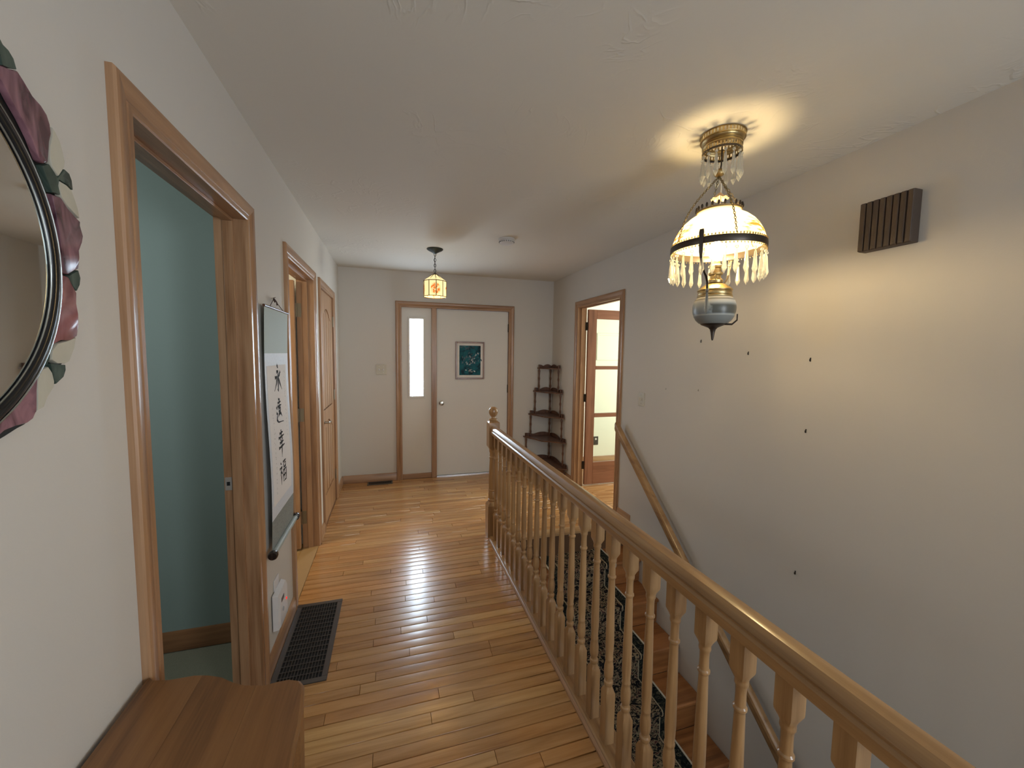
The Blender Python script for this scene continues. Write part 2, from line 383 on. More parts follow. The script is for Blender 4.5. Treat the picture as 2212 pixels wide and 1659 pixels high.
# ------------------------------------------------------------------ door frames
CP = [(0, 0), (0, .009), (.004, .012), (.018, .012), (.022, .009), (.026, .012), (.046, .0165), (.058, .0185), (.064, .0175), (CW, .013), (CW, 0)]
def casing(parent, F, a, b2, zt, matV, matH):
    """F(t, z, d): t along the wall, z up, d out of the wall"""
    def seg(path, mat):
        mb = MB(); mb.loft([[F(tt + u * du, zz + u * dz, d) for u, d in CP] for tt, zz, du, dz in path]); obj('casing', mb, mat, parent)
    seg([(a, 0, -1, 0), (a, zt, -1, 1)], matV); seg([(b2, 0, 1, 0), (b2, zt, 1, 1)], matV); seg([(a, zt, -1, 1), (b2, zt, 1, 1)], matH)
def jamb_y(parent, x0, x1, a, b2, zt, stop):
    mb = MB(); mb.box(x0, x1, a - .0145, a, 0, zt); obj('jamb', mb, oakZ, parent)
    obj('jamb', MB().box(x0, x1, b2, b2 + .0145, 0, zt), oakZ, parent); obj('head_jamb', MB().box(x0, x1, a - .0145, b2 + .0145, zt, zt + .0145), oakY, parent)
    s0, s1 = stop
    obj('door_stop', MB().box(s0, s1, a, a + .011, 0, zt - .011, .001), oakZ, parent); obj('door_stop', MB().box(s0, s1, b2 - .011, b2, 0, zt - .011, .001), oakZ, parent)
    obj('door_stop', MB().box(s0, s1, a, b2, zt - .011, zt, .001), oakY, parent)
FL = lambda t_, z, d: (XL + d, t_, z)
FR = lambda t_, z, d: (XR - d, t_, z)
FLo = lambda t_, z, d: (XL - WT - d, t_, z)

# nearest doorway on the left, no door in view
d1 = thing('door_1', (XL, sum(D1) / 2, 0), 'oak cased open doorway nearest the viewer on the left, teal room behind', 'doorway', kind='structure')
casing(d1, FL, *D1, DH, oakZ, oakY); jamb_y(d1, XL - WT, XL, *D1, DH, (XL - .075, XL - .040))
st = MB(); st.box(XL - .105, XL - .080, D1[1] - .0016, D1[1], .93, .985, .0005)
sp = obj('strike_plate', st, plain('worn_strike_metal', (.28, .25, .22), rough=.5), d1); obj('latch_hole', MB().box(XL - .099, XL - .087, D1[1] - .0019, D1[1] - .0012, .95, .966), blackM, sp)
obj('threshold', MB().box(XL - WT, XL - .0, D1[0], D1[1], -.012, .001), oakY, d1)
obj('threshold', MB().box(XL - .62, XL - .0, D3[0] - .2, D3[1] + .2, -.10, -.001), oakY, None, kind='structure').name = 'floor_closet'

# second doorway, door swung into the bright room
d2 = thing('door_2', (XL, sum(D2) / 2, 0), 'oak cased doorway right of the hanging scroll, its door swung into a lit room', 'doorway', kind='structure')
casing(d2, FL, *D2, DH, oakZ, oakY); jamb_y(d2, XL - WT, XL, *D2, DH, (XL - .070, XL - .035))
obj('threshold', MB().box(XL - WT, XL, D2[0], D2[1], -.012, .001), plain('tan_threshold', (.40, .25, .11), rough=.6, var=.1, bscale=200), d2)
leaf = obj('door_leaf', MB().box(XL - WT - .007 - .73, XL - WT - .007, 3.228, 3.263, .012, 2.02, .002), doorM, d2)
for hz in (1.81, 1.03, .24):
    hm = MB(); hm.box(XL - WT - .006, XL - WT + .030, D2[1] - .0025, D2[1], hz - .05, hz + .05); hm.lathe([(.006, -.05), (.006, .05)], (XL - WT - .003, D2[1] - .008, hz), 10, cap=True)
    for q in (-.03, 0, .03): hm.lathe([(.004, 0), (.004, -.001)], (XL - WT + .018, D2[1] - .0025, hz + q), 8, 'Y', True)
    obj('hinge', hm, greyhinge, d2)

# third door, closed, with arched plank panels
d3 = thing('door_3', (XL, sum(D3) / 2, 0), 'closed oak door with arched plank panels in the far left corner', 'door', kind='structure')
casing(d3, FL, *D3, DH, oakZ, oakY); jamb_y(d3, XL - WT, XL, *D3, DH, (XL - .075, XL - .045))
a, b2 = D3[0] + .003, D3[1] - .003; xf = XL - .004; mid = (a + b2) / 2; SW = .105
leaf = obj('door_leaf', MB().box(xf - .035, xf - .014, a, b2, .008, DH - .003), wood('oak_door_groove_shade', (.22, .12, .06), (.16, .08, .04), (.10, .05, .02), axis=2), d3)  # core wood coloured darker to paint in the shade of the grooves
def arch(z0, z1, up_):                       # closed outline of the opening; up_ = arch height (pointing up) at z1
    pts = [(a + SW, z0)]; n = 10
    pts.append((b2 - SW, z0))
    for i in range(n + 1):
        s = i / n; yy = b2 - SW + (a - b2 + 2 * SW) * s; h = (math.sin(PI * s) ** 1.6) * up_
        pts.append((yy, z1 - up_ + h))
    return pts
def rails(zlist):                            # stiles and rails around the two panels
    obj('stile', MB().box(xf - .014, xf, a, a + SW, .008, DH - .003, .002), doorM, leaf); obj('stile', MB().box(xf - .014, xf, b2 - SW, b2, .008, DH - .003, .002), doorM, leaf)
def railshape(zb, ztop, lower_arch_base=None, up_=0):
    n = 10; poly = [(a + SW, ztop), (b2 - SW, ztop)]
    for i in range(n + 1):
        s = i / n; yy = b2 - SW + (a - b2 + 2 * SW) * s; poly.append((yy, zb + (math.sin(PI * s) ** 1.6) * up_ if up_ else zb))
    mb = MB(); mb.prism(poly, lambda y_, z_: (xf - .014, y_, z_), lambda y_, z_: (xf, y_, z_)); obj('rail', mb, doorM, leaf)
rails(None)
railshape(1.80, DH - .003, up_=.09); railshape(.80, 1.00, up_=.09); railshape(.008, .25)
for (z0, z1) in ((1.00, 1.80), (.25, .80)):
    n = 4; wd = (b2 - a - 2 * SW) / n
    for i in range(n):
        y0_ = a + SW + i * wd; s0, s1 = i / n, (i + 1) / n
        ztl = z1 + .088 * math.sin(PI * s0) ** 1.6; ztr = z1 + .088 * math.sin(PI * s1) ** 1.6
        poly = [(y0_ + .009, z0 + .009), (y0_ + wd - .009, z0 + .009), (y0_ + wd - .009, ztr - .006), (y0_ + .009, ztl - .006)]
        mb = MB(); mb.prism(poly, lambda y_, z_: (xf - .0145, y_, z_), lambda y_, z_: (xf - .0035, y_, z_)); obj('panel_board', mb, doorM, leaf)
lv = MB(); lv.lathe([(.028, 0), (.028, .006), (.012, .010), (.010, .045), (.001, .046)], (xf, a + .065, .905), 20, 'X', True)
lv.tube([(xf + .04, a + .065, .905), (xf + .046, a + .09, .906), (xf + .046, a + .13, .903), (xf + .044, a + .175, .897)], [.010, .009, .008, .008], 10)
obj('lever_handle', lv, nickel, d3, label='polished lever handle')
for hz in (1.80, 1.08, .27):
    obj('hinge', MB().lathe([(.006, -.05), (.006, .05)], (xf + .006, D3[1] - .001, hz), 10, cap=True), greyhinge, d3)

# front door unit with sidelight
d4 = thing('door_4', ((FD[0] + FD[1]) / 2, YF, 0), 'white front door with narrow lit sidelight in one oak frame at the end of the hall', 'door', kind='structure')
FF = lambda t_, z, d: (t_, YF - d, z)
casing(d4, FF, *FD, DH, oakZ, oakX)
obj('jamb', MB().box(FD[0] - .0145, FD[0], YF, YF + .12, 0, DH), oakZ, d4); obj('jamb', MB().box(FD[1], FD[1] + .0145, YF, YF + .12, 0, DH), oakZ, d4)
obj('head_jamb', MB().box(FD[0], FD[1], YF, YF + .12, DH, DH + .0145), oakX, d4)
obj('mullion', MB().box(.449, .508, YF - .012, YF + .10, 0, DH, .002), oakZ, d4)
obj('sill', MB().box(FD[0], .449, YF - .004, YF + .06, .0, .058, .003), oakX, d4)
obj('threshold', MB().box(.508, FD[1], YF + .0, YF + .06, -.004, .010, .002), plain('bright_aluminium_threshold', (.75, .75, .78), rough=.25, metal=.9), d4)
side = obj('sidelight_panel', MB().box(FD[0], .197, YF + .018, YF + .05, .058, DH).box(.355, .449, YF + .018, YF + .05, .058, DH).box(.197, .355, YF + .018, YF + .05, .058, .992).box(.197, .355, YF + .018, YF + .05, 1.905, DH), whitepaint, d4, smooth=0)
gf = MB()
for (q0, q1, q2, q3) in ((.177, .200, .972, 1.925), (.352, .375, .972, 1.925), (.200, .352, .972, .995), (.200, .352, 1.902, 1.925)): gf.box(q0, q1, YF + .006, YF + .022, q2, q3, .002)
obj('glass_frame', gf, whitepaint, side)
gm, t, b = nt('bright_textured_daylight_glass')
g = N(t, 'ShaderNodeNewGeometry'); vo = N(t, 'ShaderNodeTexVoronoi', feature='DISTANCE_TO_EDGE'); vo.inputs['Scale'].default_value = 28; t.links.new(g.outputs['Position'], vo.inputs['Vector'])
rr = ramp(t, [(0, (.55, .78, 1)), (.1, (.72, .86, 1))]); t.links.new(vo.outputs['Distance'], rr.inputs[0]); t.links.new(rr.outputs[0], b.inputs['Emission Color']); b.inputs['Emission Strength'].default_value = 28
obj('pane', MB().box(.2, .352, YF + .03, YF + .036, .995, 1.902), gm, side)
fd = obj('door_leaf', MB().box(.511, 1.397, YF + .018, YF + .055, .012, DH - .004, .002), whitepaint, d4)
kb = MB(); kb.lathe([(.028, 0), (.028, -.005), (.011, -.010), (.011, -.028), (.022, -.036), (.027, -.048), (.024, -.060), (.001, -.064)], (.567, YF + .018, .905), 22, 'Y', True)
obj('door_knob', kb, nickel, fd, label='satin metal round door knob')
for hz in (1.83, 1.07, .25): obj('hinge', MB().lathe([(.006, -.05), (.006, .05)], (1.397, YF + .011, hz), 10, cap=True), hingeM, d4)

# right doorway with glazed door swung into the bright room
d5 = thing('door_5', (XR, sum(DR) / 2, 0), 'oak cased doorway in the right wall with a three-pane glass door swung into a bright room', 'doorway', kind='structure')
casing(d5, FR, *DR, DH, oakZ, oakY); jamb_y(d5, XR, XR + RT, *DR, DH, (XR + .030, XR + .055))
casing(d5, lambda t_, z, d: (XR + RT + d, t_, z), *DR, DH, oakZ, oakY)
gx0, gx1, gy0, gy1 = XR + RT + .024, XR + RT + .024 + .80, 4.030, 4.065
leaf = thing('door_leaf', (0, 0, 0), None, None); leaf.parent = d5; leaf.location = Vector((gx0, gy0, .012)) - d5.location
def gb(x0, x1, z0, z1, nm, mt): obj(nm, MB().box(x0, x1, gy0, gy1, z0, z1, .002), mt, leaf)
frX = wood('reddish_oak_rail', (.34, .15, .085), (.26, .11, .06), (.15, .06, .032), axis=0, rough=.4, coat=.2)
gb(gx0, gx0 + .105, .012, 2.018, 'stile', frenchM); gb(gx1 - .105, gx1, .012, 2.018, 'stile', frenchM)
gb(gx0 + .105, gx1 - .105, 1.915, 2.018, 'rail', frX); gb(gx0 + .105, gx1 - .105, .012, .27, 'rail', frX)
gb(gx0 + .105, gx1 - .105, 1.345, 1.385, 'glazing_bar', frX); gb(gx0 + .105, gx1 - .105, .795, .840, 'glazing_bar', frX)
for (z0, z1) in ((.27, .795), (.84, 1.345), (1.385, 1.915)): obj('pane', MB().box(gx0 + .103, gx1 - .103, gy0 + .015, gy0 + .020, z0, z1), paneM, leaf)
for hz in (1.83, 1.02, .24):
    hm = MB(); hm.box(XR + RT - .006, gx0 + .004, 4.048, 4.052, hz - .045, hz + .045); hm.lathe([(.008, -.045), (.008, .045)], ((XR + RT + gx0) / 2 + .004, 4.044, hz), 10, cap=True)
    obj('hinge', hm, hingeM, d5)

# ------------------------------------------------------------------ side rooms
# teal room
obj('wall_teal_room_far', MB().box(-3.3, XL - WT, 2.290, 2.39, 0, H), tealM, kind='structure', smooth=0)
obj('wall_teal_room_outer', MB().box(-3.4, -3.3, -.1, 2.39, 0, H), tealM, kind='structure', smooth=0)
obj('wall_teal_room_near', MB().box(-3.3, XL - WT, -.1, 0, 0, H), tealM, kind='structure', smooth=0)
obj('floor_teal_room', MB().box(-3.4, XL - WT, -.1, 2.39, -.26, -.004), carpetM, kind='structure', smooth=0)
base_x('baseboard_teal_room', 2.290, -1, -3.3, XL - WT, wood('brown_oak_baseboard', (.30, .14, .06), (.21, .095, .04), (.12, .05, .02), axis=0), h=.10)
# lit room behind door 2
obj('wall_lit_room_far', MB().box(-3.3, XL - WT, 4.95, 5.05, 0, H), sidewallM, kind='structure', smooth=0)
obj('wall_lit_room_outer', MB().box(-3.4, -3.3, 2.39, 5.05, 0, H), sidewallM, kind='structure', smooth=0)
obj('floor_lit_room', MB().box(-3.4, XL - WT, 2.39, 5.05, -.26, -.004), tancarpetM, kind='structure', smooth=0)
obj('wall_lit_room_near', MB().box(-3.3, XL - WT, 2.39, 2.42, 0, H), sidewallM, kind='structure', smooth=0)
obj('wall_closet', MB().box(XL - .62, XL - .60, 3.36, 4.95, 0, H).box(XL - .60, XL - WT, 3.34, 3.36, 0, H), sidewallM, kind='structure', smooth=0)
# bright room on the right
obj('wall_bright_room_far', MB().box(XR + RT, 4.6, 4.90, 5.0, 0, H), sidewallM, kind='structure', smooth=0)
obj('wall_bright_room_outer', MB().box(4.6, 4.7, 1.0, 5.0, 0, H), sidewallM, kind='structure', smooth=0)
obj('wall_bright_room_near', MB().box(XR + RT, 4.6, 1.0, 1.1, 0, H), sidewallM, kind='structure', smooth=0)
fbr = obj('floor_bright_room', MB().box(XR + RT, 4.7, 1.0, 5.0, -.26, -.012), subM, kind='structure', smooth=0)
yy = 4.9 - PW / 2 - .001; n_ = 0
bb = MB()
while yy > 1.1:
    if yy > 2.9:
        lay(XR + RT + .006, 3.4, yy, fbr)
    else: bb.box(XR + RT, 4.6, yy - PW / 2 + .0004, yy + PW / 2 - .0004, -.012, -.0006)
    if yy > 2.9: bb.box(3.4, 4.6, yy - PW / 2 + .0004, yy + PW / 2 - .0004, -.012, -.0006)
    yy -= PW
obj('plank', bb, floorM, fbr, kind='stuff', smooth=0)
base_x('baseboard_bright_room', 4.90, -1, XR + RT, 4.6, oakX)
wp = thing('wall_panel', (2.9, 4.90, 1.45), 'pale framed panel on the bright room wall, seen through the upper glass pane', 'panel')
for (q0, q1, q2, q3) in ((2.70, 3.10, 1.44, 1.47), (2.70, 3.10, 1.78, 1.81), (2.70, 2.73, 1.47, 1.78), (3.07, 3.10, 1.47, 1.78)):
    obj('moulding', MB().box(q0, q1, 4.888, 4.90, q2, q3, .003), sidewallM, wp)
obj('board', MB().box(2.73, 3.07, 4.895, 4.90, 1.47, 1.78), sidewallM, wp)
ol = thing('wall_outlet', (2.725, 4.90, .25), 'dark wall outlet plate seen through the lowest pane of the glass door', 'outlet')
obj('plate', MB().box(2.686, 2.764, 4.893, 4.90, .25, .37, .002), darkpl, ol)
for q in (.285, .335): obj('socket', MB().lathe([(.014, 0), (.014, -.004), (.001, -.004)], (2.725, 4.893, q), 16, 'Y', True), whitepl if q > .3 else darkpl, ol)

# ------------------------------------------------------------------ staircase
RUN, RISE, NST = .246, .200, 11
stair = thing('staircase', (1.42, LAND, LOW), 'oak open stairwell steps descending toward the viewer beside the right wall', 'staircase')
for k in range(1, NST + 1):
    yn = LAND - RUN * k; z = -RISE * k
    obj('tread', MB().box(STX0 + .0145, XR - .001, yn, yn + RUN + .030, z - .028, z, .008), treadM, stair)
    obj('riser', MB().box(STX0 + .0145, XR - .001, yn + RUN + .026, yn + RUN + .040, z, z + RISE - (.028 if k > 1 else .03)), treadM, stair)
# carpet runner
rm, t, b = nt('floral_runner_carpet'); L = t.links.new
g = N(t, 'ShaderNodeNewGeometry'); sx = N(t, 'ShaderNodeSeparateXYZ'); L(g.outputs['Position'], sx.inputs[0])
RX0, RX1 = 1.170, 1.750
ed = N(t, 'ShaderNodeMath', operation='SUBTRACT'); L(sx.outputs[0], ed.inputs[0]); ed.inputs[1].default_value = (RX0 + RX1) / 2
ab = N(t, 'ShaderNodeMath', operation='ABSOLUTE'); L(ed.outputs[0], ab.inputs[0])
# field pattern
nn = N(t, 'ShaderNodeTexNoise'); nn.inputs['Scale'].default_value = 27; nn.inputs['Detail'].default_value = 3; nn.inputs['Distortion'].default_value = 1.8; L(g.outputs['Position'], nn.inputs['Vector'])
field = ramp(t, [(.40, (.012, .010, .012)), (.47, (.02, .022, .018)), (.51, (.20, .145, .085)), (.56, (.28, .22, .135)), (.60, (.10, .03, .025)), (.66, (.02, .02, .02))]); L(nn.outputs['Fac'], field.inputs[0])
nb = N(t, 'ShaderNodeTexNoise'); nb.inputs['Scale'].default_value = 22; nb.inputs['Distortion'].default_value = 2.5; L(g.outputs['Position'], nb.inputs['Vector'])
bord = ramp(t, [(.45, (.010, .012, .012)), (.54, (.02, .025, .022)), (.58, (.12, .10, .065)), (.62, (.015, .018, .015))]); L(nb.outputs['Fac'], bord.inputs[0])
def band(x0, x1):
    a_ = N(t, 'ShaderNodeMath', operation='GREATER_THAN'); L(ab.outputs[0], a_.inputs[0]); a_.inputs[1].default_value = x0
    b_ = N(t, 'ShaderNodeMath', operation='LESS_THAN'); L(ab.outputs[0], b_.inputs[0]); b_.inputs[1].default_value = x1
    m_ = N(t, 'ShaderNodeMath', operation='MULTIPLY'); L(a_.outputs[0], m_.inputs[0]); L(b_.outputs[0], m_.inputs[1]); return m_
cur = field.outputs[0]
for (x0, x1, src) in ((.205, .32, bord.outputs[0]), (.198, .206, (.33, .27, .18, 1)), (.277, .288, (.36, .32, .24, 1)), (.284, .32, (.015, .018, .016, 1)), (.2785, .2905, (.50, .45, .36, 1))):
    mx = N(t, 'ShaderNodeMix', data_type='RGBA'); L(band(x0, x1).outputs[0], mx.inputs['Factor']); L(cur, mx.inputs['A'])
    if isinstance(src, tuple): mx.inputs['B'].default_value = src
    else: L(src, mx.inputs['B'])
    cur = mx.outputs['Result']
L(cur, b.inputs['Base Color']); b.inputs['Roughness'].default_value = 1; b.inputs['Specular IOR Level'].default_value = .05
n3 = N(t, 'ShaderNodeTexNoise'); n3.inputs['Scale'].default_value = 500; bu = N(t, 'ShaderNodeBump'); bu.inputs['Strength'].default_value = .6; bu.inputs['Distance'].default_value = .002
L(g.outputs['Position'], n3.inputs['Vector']); L(n3.outputs['Fac'], bu.inputs['Height']); L(bu.outputs[0], b.inputs['Normal'])
prof = []                                     # (y, z) outer surface, from the landing nosing downwards
T = .010
prof.append((LAND + .024 - T, -.032))
for k in range(1, NST + 1):
    yn = LAND - RUN * k; z = -RISE * k; yr = yn + RUN + .026
    prof += [(yr - T, z + .03), (yr - T, z + T + .004), (yr - T - .006, z + T), (yn + .012, z + T), (yn - .003, z + T * .8), (yn - T, z - .006), (yn - T, z - .024), (yn - .002, z - .036), (yn + .018 - T + .01, z - .04)]
rb = MB(); inner = []
for i, (yv, zv) in enumerate(prof):
    inner.append((yv, zv))
def offs(pr, d):
    o = []
    for i, p in enumerate(pr):
        q0 = Vector(pr[max(0, i - 1)]); q1 = Vector(pr[min(len(pr) - 1, i + 1)]); t_ = (q1 - q0)
        if t_.length < 1e-9: t_ = Vector((0, -1))
        t_.normalize(); n_ = Vector((-t_.y, t_.x)); o.append((p[0] - n_.x * d, p[1] - n_.y * d))
    return o
off = offs(prof, -.006)
nseg = 2
rings = [[(x, yv, zv) for yv, zv in prof] + [(x, yv, zv) for yv, zv in off[::-1]] for x in (RX0, RX1)]
rb.loft(rings, cap=False); n = len(prof)
for e, x in enumerate((RX0, RX1)):
    vs = [(x, *prof[i]) for i in range(n)] + [(x, *off[i]) for i in range(n)]
    rb.add(vs, [(i, i + 1, n + i + 1, n + i) for i in range(n - 1)])
obj('stair_runner', rb, rm, None, 'dark floral carpet runner with pale edge lines, running down the oak stairs', 'carpet', smooth=40)

# ------------------------------------------------------------------ railing
BX = .782
rail = thing('stair_railing', (BX, 1.5, 0), 'oak railing of turned balusters beside the stairwell, round ball on its post', 'railing')
hp = [(-.030, .862), (-.033, .872), (-.034, .889), (-.0275, .895), (-.0275, .898), (-.031, .904), (-.027, .915), (-.017, .926), (0, .930), (.017, .926), (.027, .915), (.031, .904), (.0275, .898), (.0275, .895), (.034, .889), (.033, .872), (.030, .862)]
mb = MB(); mb.loft([[(BX + u, yv, z) for u, z in hp] for yv in (3.041, -.6)]); obj('handrail', mb, railY, rail, smooth=30)
mb = MB(); sp_ = [(-.037, -.001), (-.037, .017), (-.030, .022), (.052, .022), (.056, .018), (.056, -.03), (-.037, -.03)]
mb = MB(); mb.loft([[(BX + u, yv, z) for u, z in sp_] for yv in (3.041, -.6)]); obj('shoe_rail', mb, railY, rail)
mb = MB(); q_ = [(-.037, 0), (-.037, .014), (-.041, .0125), (-.0475, .007), (-.049, 0)]
mb.loft([[(BX + u, yv, z) for u, z in q_] for yv in (3.041, -.6)]); obj('shoe_moulding', mb, oakY, rail)
mb = MB().box(STX0, STX0 + .012, -.6, LAND - .005, -.27, -.032, .002); obj('skirt_board', mb, railY, rail)
def sect(z, r, sq, n=16):
    out = []
    for j in range(n):
        a_ = 2 * PI * j / n + PI / n * 0; c, s = math.cos(a_), math.sin(a_)
        k = r / max(abs(c), abs(s)) * sq + r * (1 - sq); out.append((c * k, s * k, z))
    return out
W_ = .0195
prof_b = [(.020, W_, 1), (.225, W_, 1), (.236, .0175, .6), (.246, .0150, .0), (.252, .0142, 0), (.256, .0172, 0), (.262, .0180, 0), (.268, .0172, 0), (.272, .0128, 0), (.278, .0122, 0), (.284, .0158, 0), (.300, .0180, 0), (.325, .0178, 0), (.345, .0145, 0), (.352, .0138, 0), (.356, .0158, 0), (.361, .0158, 0), (.365, .0140, 0),
          (.42, .0165, 0), (.50, .0158, 0), (.60, .0138, 0), (.672, .0122, 0), (.677, .0128, 0), (.681, .0158, 0), (.686, .0158, 0), (.690, .0125, 0), (.72, .0118, 0), (.738, .0125, 0), (.744, .0155, 0), (.750, .0155, 0), (.754, .0145, 0), (.762, .0160, .3), (.776, W_, .9), (.782, W_, 1), (.866, W_, 1)]
bm_ = MB(); bm_.loft([sect(*p) for p in prof_b]); bal = mesh_of(bm_, railZ, smooth=35); bal.name = 'baluster'
for k in range(31):
    place('baluster', bal, (BX, 2.967 - .1144 * k, 0), rail)
NY = 3.087; NW = .044
prof_n = [(.0, NW + .004, 1), (.27, NW + .004, 1), (.275, NW, 1), (.29, NW * .9, .6), (.30, .034, 0), (.305, .037, 0), (.315, .037, 0), (.32, .030, 0), (.335, .035, 0), (.36, .036, 0), (.385, .031, 0), (.39, .034, 0), (.396, .034, 0), (.40, .031, 0), (.5, .033, 0), (.64, .027, 0), (.655, .027, 0), (.66, .031, 0), (.668, .031, 0), (.673, .027, 0), (.70, .026, 0), (.715, .031, 0), (.725, .031, 0), (.735, .032, .3), (.755, NW, .9), (.765, NW, 1), (.955, NW, 1), (.963, NW * .85, .8), (.968, .034, 0)]
nm = MB(); nm.loft([[(BX + x, NY + y_, z) for x, y_, z in sect(*p)] for p in prof_n])
newel = obj('newel_post', nm, railZ, rail)
fn = MB(); fn.lathe([(.030, .966), (.034, .970), (.036, .976), (.034, .982), (.024, .986), (.017, .992), (.016, .999), (.022, 1.004), (.030, 1.014), (.0355, 1.028), (.037, 1.042), (.0355, 1.056), (.030, 1.068), (.020, 1.077), (.010, 1.081), (.0005, 1.082)], (BX, NY, 0), 28)
obj('ball_finial', fn, railZ, newel)

# wall handrail
SL = .868; wx = XR - .062
wh = thing('wall_handrail', (wx, 3.1, .8), 'straight oak handrail sloping down the right wall above the stairs', 'handrail')
hp2 = [(-.020, -.028), (-.024, -.012), (-.022, .004), (-.024, .012), (-.020, .026), (-.008, .033), (.008, .033), (.020, .026), (.024, .012), (.022, .004), (.024, -.012), (.020, -.028)]
y0_, y1_ = 3.10, -.4; z0_ = .870
mb = MB(); mb.loft([[(wx + u, yv + v * .0, z0_ - (y0_ - yv) * SL + v * 1.28) for u, v in hp2] for yv in (y0_, y1_)]); obj('rail', mb, railY, wh, smooth=30)
for yb in (2.80, 1.75, .7, -.2):
    zz = z0_ - (y0_ - yb) * SL - .03
    bm2 = MB(); bm2.tube([(wx, yb, zz), (wx, yb, zz - .02), (wx + .02, yb, zz - .045), (XR - .005, yb, zz - .05)], .006, 8); bm2.lathe([(.025, 0), (.025, -.006), (.01, -.008)], (XR, yb, zz - .05), 14, 'X', True)
    obj('bracket', bm2, brassM, wh)

# ------------------------------------------------------------------ floor registers
def register(x0, x1, y0, y1, bw, nx, ny, label, name='floor_register'):
    th = thing(name, ((x0 + x1) / 2, (y0 + y1) / 2, 0), label, 'floor vent', 'floor vents')
    obj('backing', MB().box(x0 + bw * .6, x1 - bw * .6, y0 + bw * .6, y1 - bw * .6, -.001, .0008), blackM, th)  # black sheet painted in for the dark of the duct below
    fm = MB()
    for (a_, b_, c, d) in ((x0, x1, y0, y0 + bw), (x0, x1, y1 - bw, y1), (x0, x0 + bw, y0 + bw, y1 - bw), (x1 - bw, x1, y0 + bw, y1 - bw)): fm.box(a_, b_, c, d, -.001, .006, .0015)
    obj('frame', fm, bronzeM, th)
    for i in range(1, nx):
        xx = x0 + bw + (x1 - x0 - 2 * bw) * i / nx
        obj('bar', MB().box(xx - .0012, xx + .0012, y0 + bw, y1 - bw, .0005, .0052), bronzeM, th)
    for j in range(1, ny):
        yv = y0 + bw + (y1 - y0 - 2 * bw) * j / ny
        obj('crossbar', MB().box(x0 + bw, x1 - bw, yv - .002, yv + .002, .0005, .0045), bronzeM, th)
    return th
register(-.546, -.303, 1.878, 2.505, .026, 14, 16, 'large brown metal floor grille beside the left wall below the hanging scroll')
register(-.285, -.008, 4.655, 4.765, .016, 18, 2, 'small dark floor vent at the front wall beside the front door frame')

# ------------------------------------------------------------------ near table
TZ = .75
tb = thing('side_table', (-.38, .60, 0), 'brown oak side table with shaped edge, bottom left under the round mirror', 'table')
outl = [(-.553, .10), (-.553, 1.066), (-.545, 1.070), (-.535, 1.060), (-.50, 1.051), (-.45, 1.050), (-.42, 1.042), (-.388, 1.027), (-.357, 1.003), (-.328, .986), (-.288, .975), (-.26, .977), (-.232, .977), (-.212, .968), (-.200, .950), (-.196, .926), (-.188, .848), (-.187, .80), (-.183, .75), (-.183, .10)]
def clip(poly, xa, xb):
    def half(P, X, keep):
        out = []
        for i in range(len(P)):
            p, q = P[i], P[(i + 1) % len(P)]; ip, iq = keep(p[0], X), keep(q[0], X)
            if ip: out.append(p)
            if ip != iq: s = (X - p[0]) / (q[0] - p[0]); out.append((X, p[1] + s * (q[1] - p[1])))
        return out
    return half(half(poly, xa, lambda v, X: v >= X), xb, lambda v, X: v <= X)
top = thing('tabletop', (0, 0, 0), None, None); top.parent = tb; top.location = Vector((0, 0, TZ - .02)) - tb.location
for xa, xb in ((-.56, -.432), (-.4316, -.304), (-.3036, -.17)):
    P = clip(outl, xa, xb); cx = sum(p[0] for p in P) / len(P); cy = sum(p[1] for p in P) / len(P)
    def inset(p, e):
        return (p[0] + (e if p[0] < -.55 else -e if p[0] > -.24 and p[0] > xa + .03 else 0), p[1] - e if p[1] > .5 else p[1])
    mb = MB(); mb.loft([[(*inset(p, .004), TZ - .022) for p in P], [(*p, TZ - .018) for p in P], [(*inset(p, .0), TZ - .006) for p in P], [(*inset(p, .0045), TZ) for p in P]])
    obj('board', mb, tableM, top)
obj('apron', MB().box(-.53, -.215, .93, .95, .66, TZ - .022).box(-.235, -.215, .14, .93, .66, TZ - .022).box(-.53, -.51, .14, .93, .66, TZ - .022), tableM, tb)
for (xx, yv) in ((-.525, .94), (-.225, .94), (-.525, .15), (-.225, .15)):
    lm = MB(); lm.loft([[(xx + x, yv + y_, z) for x, y_, z in sect(*p)] for p in ((0, .012, 1), (.02, .014, 1), (.6, .02, 1), (TZ - .022, .021, 1))]); obj('leg', lm, tableM, tb)

# ------------------------------------------------------------------ mirror
MY, MZ = .587, 1.648
mr = thing('round_mirror', (XL, MY, MZ - .36), 'round wall mirror with a stained glass petal frame at the left edge', 'mirror')
mx_ = XL + .018
mb = MB(); mb.lathe([(.0005, 0), (.271, 0), (.271, .002), (.0005, .002)], (mx_, MY, MZ), 96, 'X'); obj('mirror_glass', mb, mirM, mr)
bevM = plain('dark_lead_channel', (.012, .013, .016), rough=.22, metal=.4); leadM = plain('silver_solder', (.45, .47, .46), rough=.25, metal=1)
mb = MB(); mb.lathe([(.272, .000), (.272, .004), (.276, .008), (.282, .009), (.288, .007), (.292, .004), (.292, -.004)], (mx_, MY, MZ), 96, 'X'); obj('bevelled_rim', mb, bevM, mr, smooth=60)
for r_ in (.2725, .2935):
    mb = MB(); mb.tube([(mx_ + .0045, MY + r_ * math.cos(2 * PI * i / 96), MZ + r_ * math.sin(2 * PI * i / 96)) for i in range(96)], .0013, 6, closed=True); obj('solder_line', mb, leadM, mr)
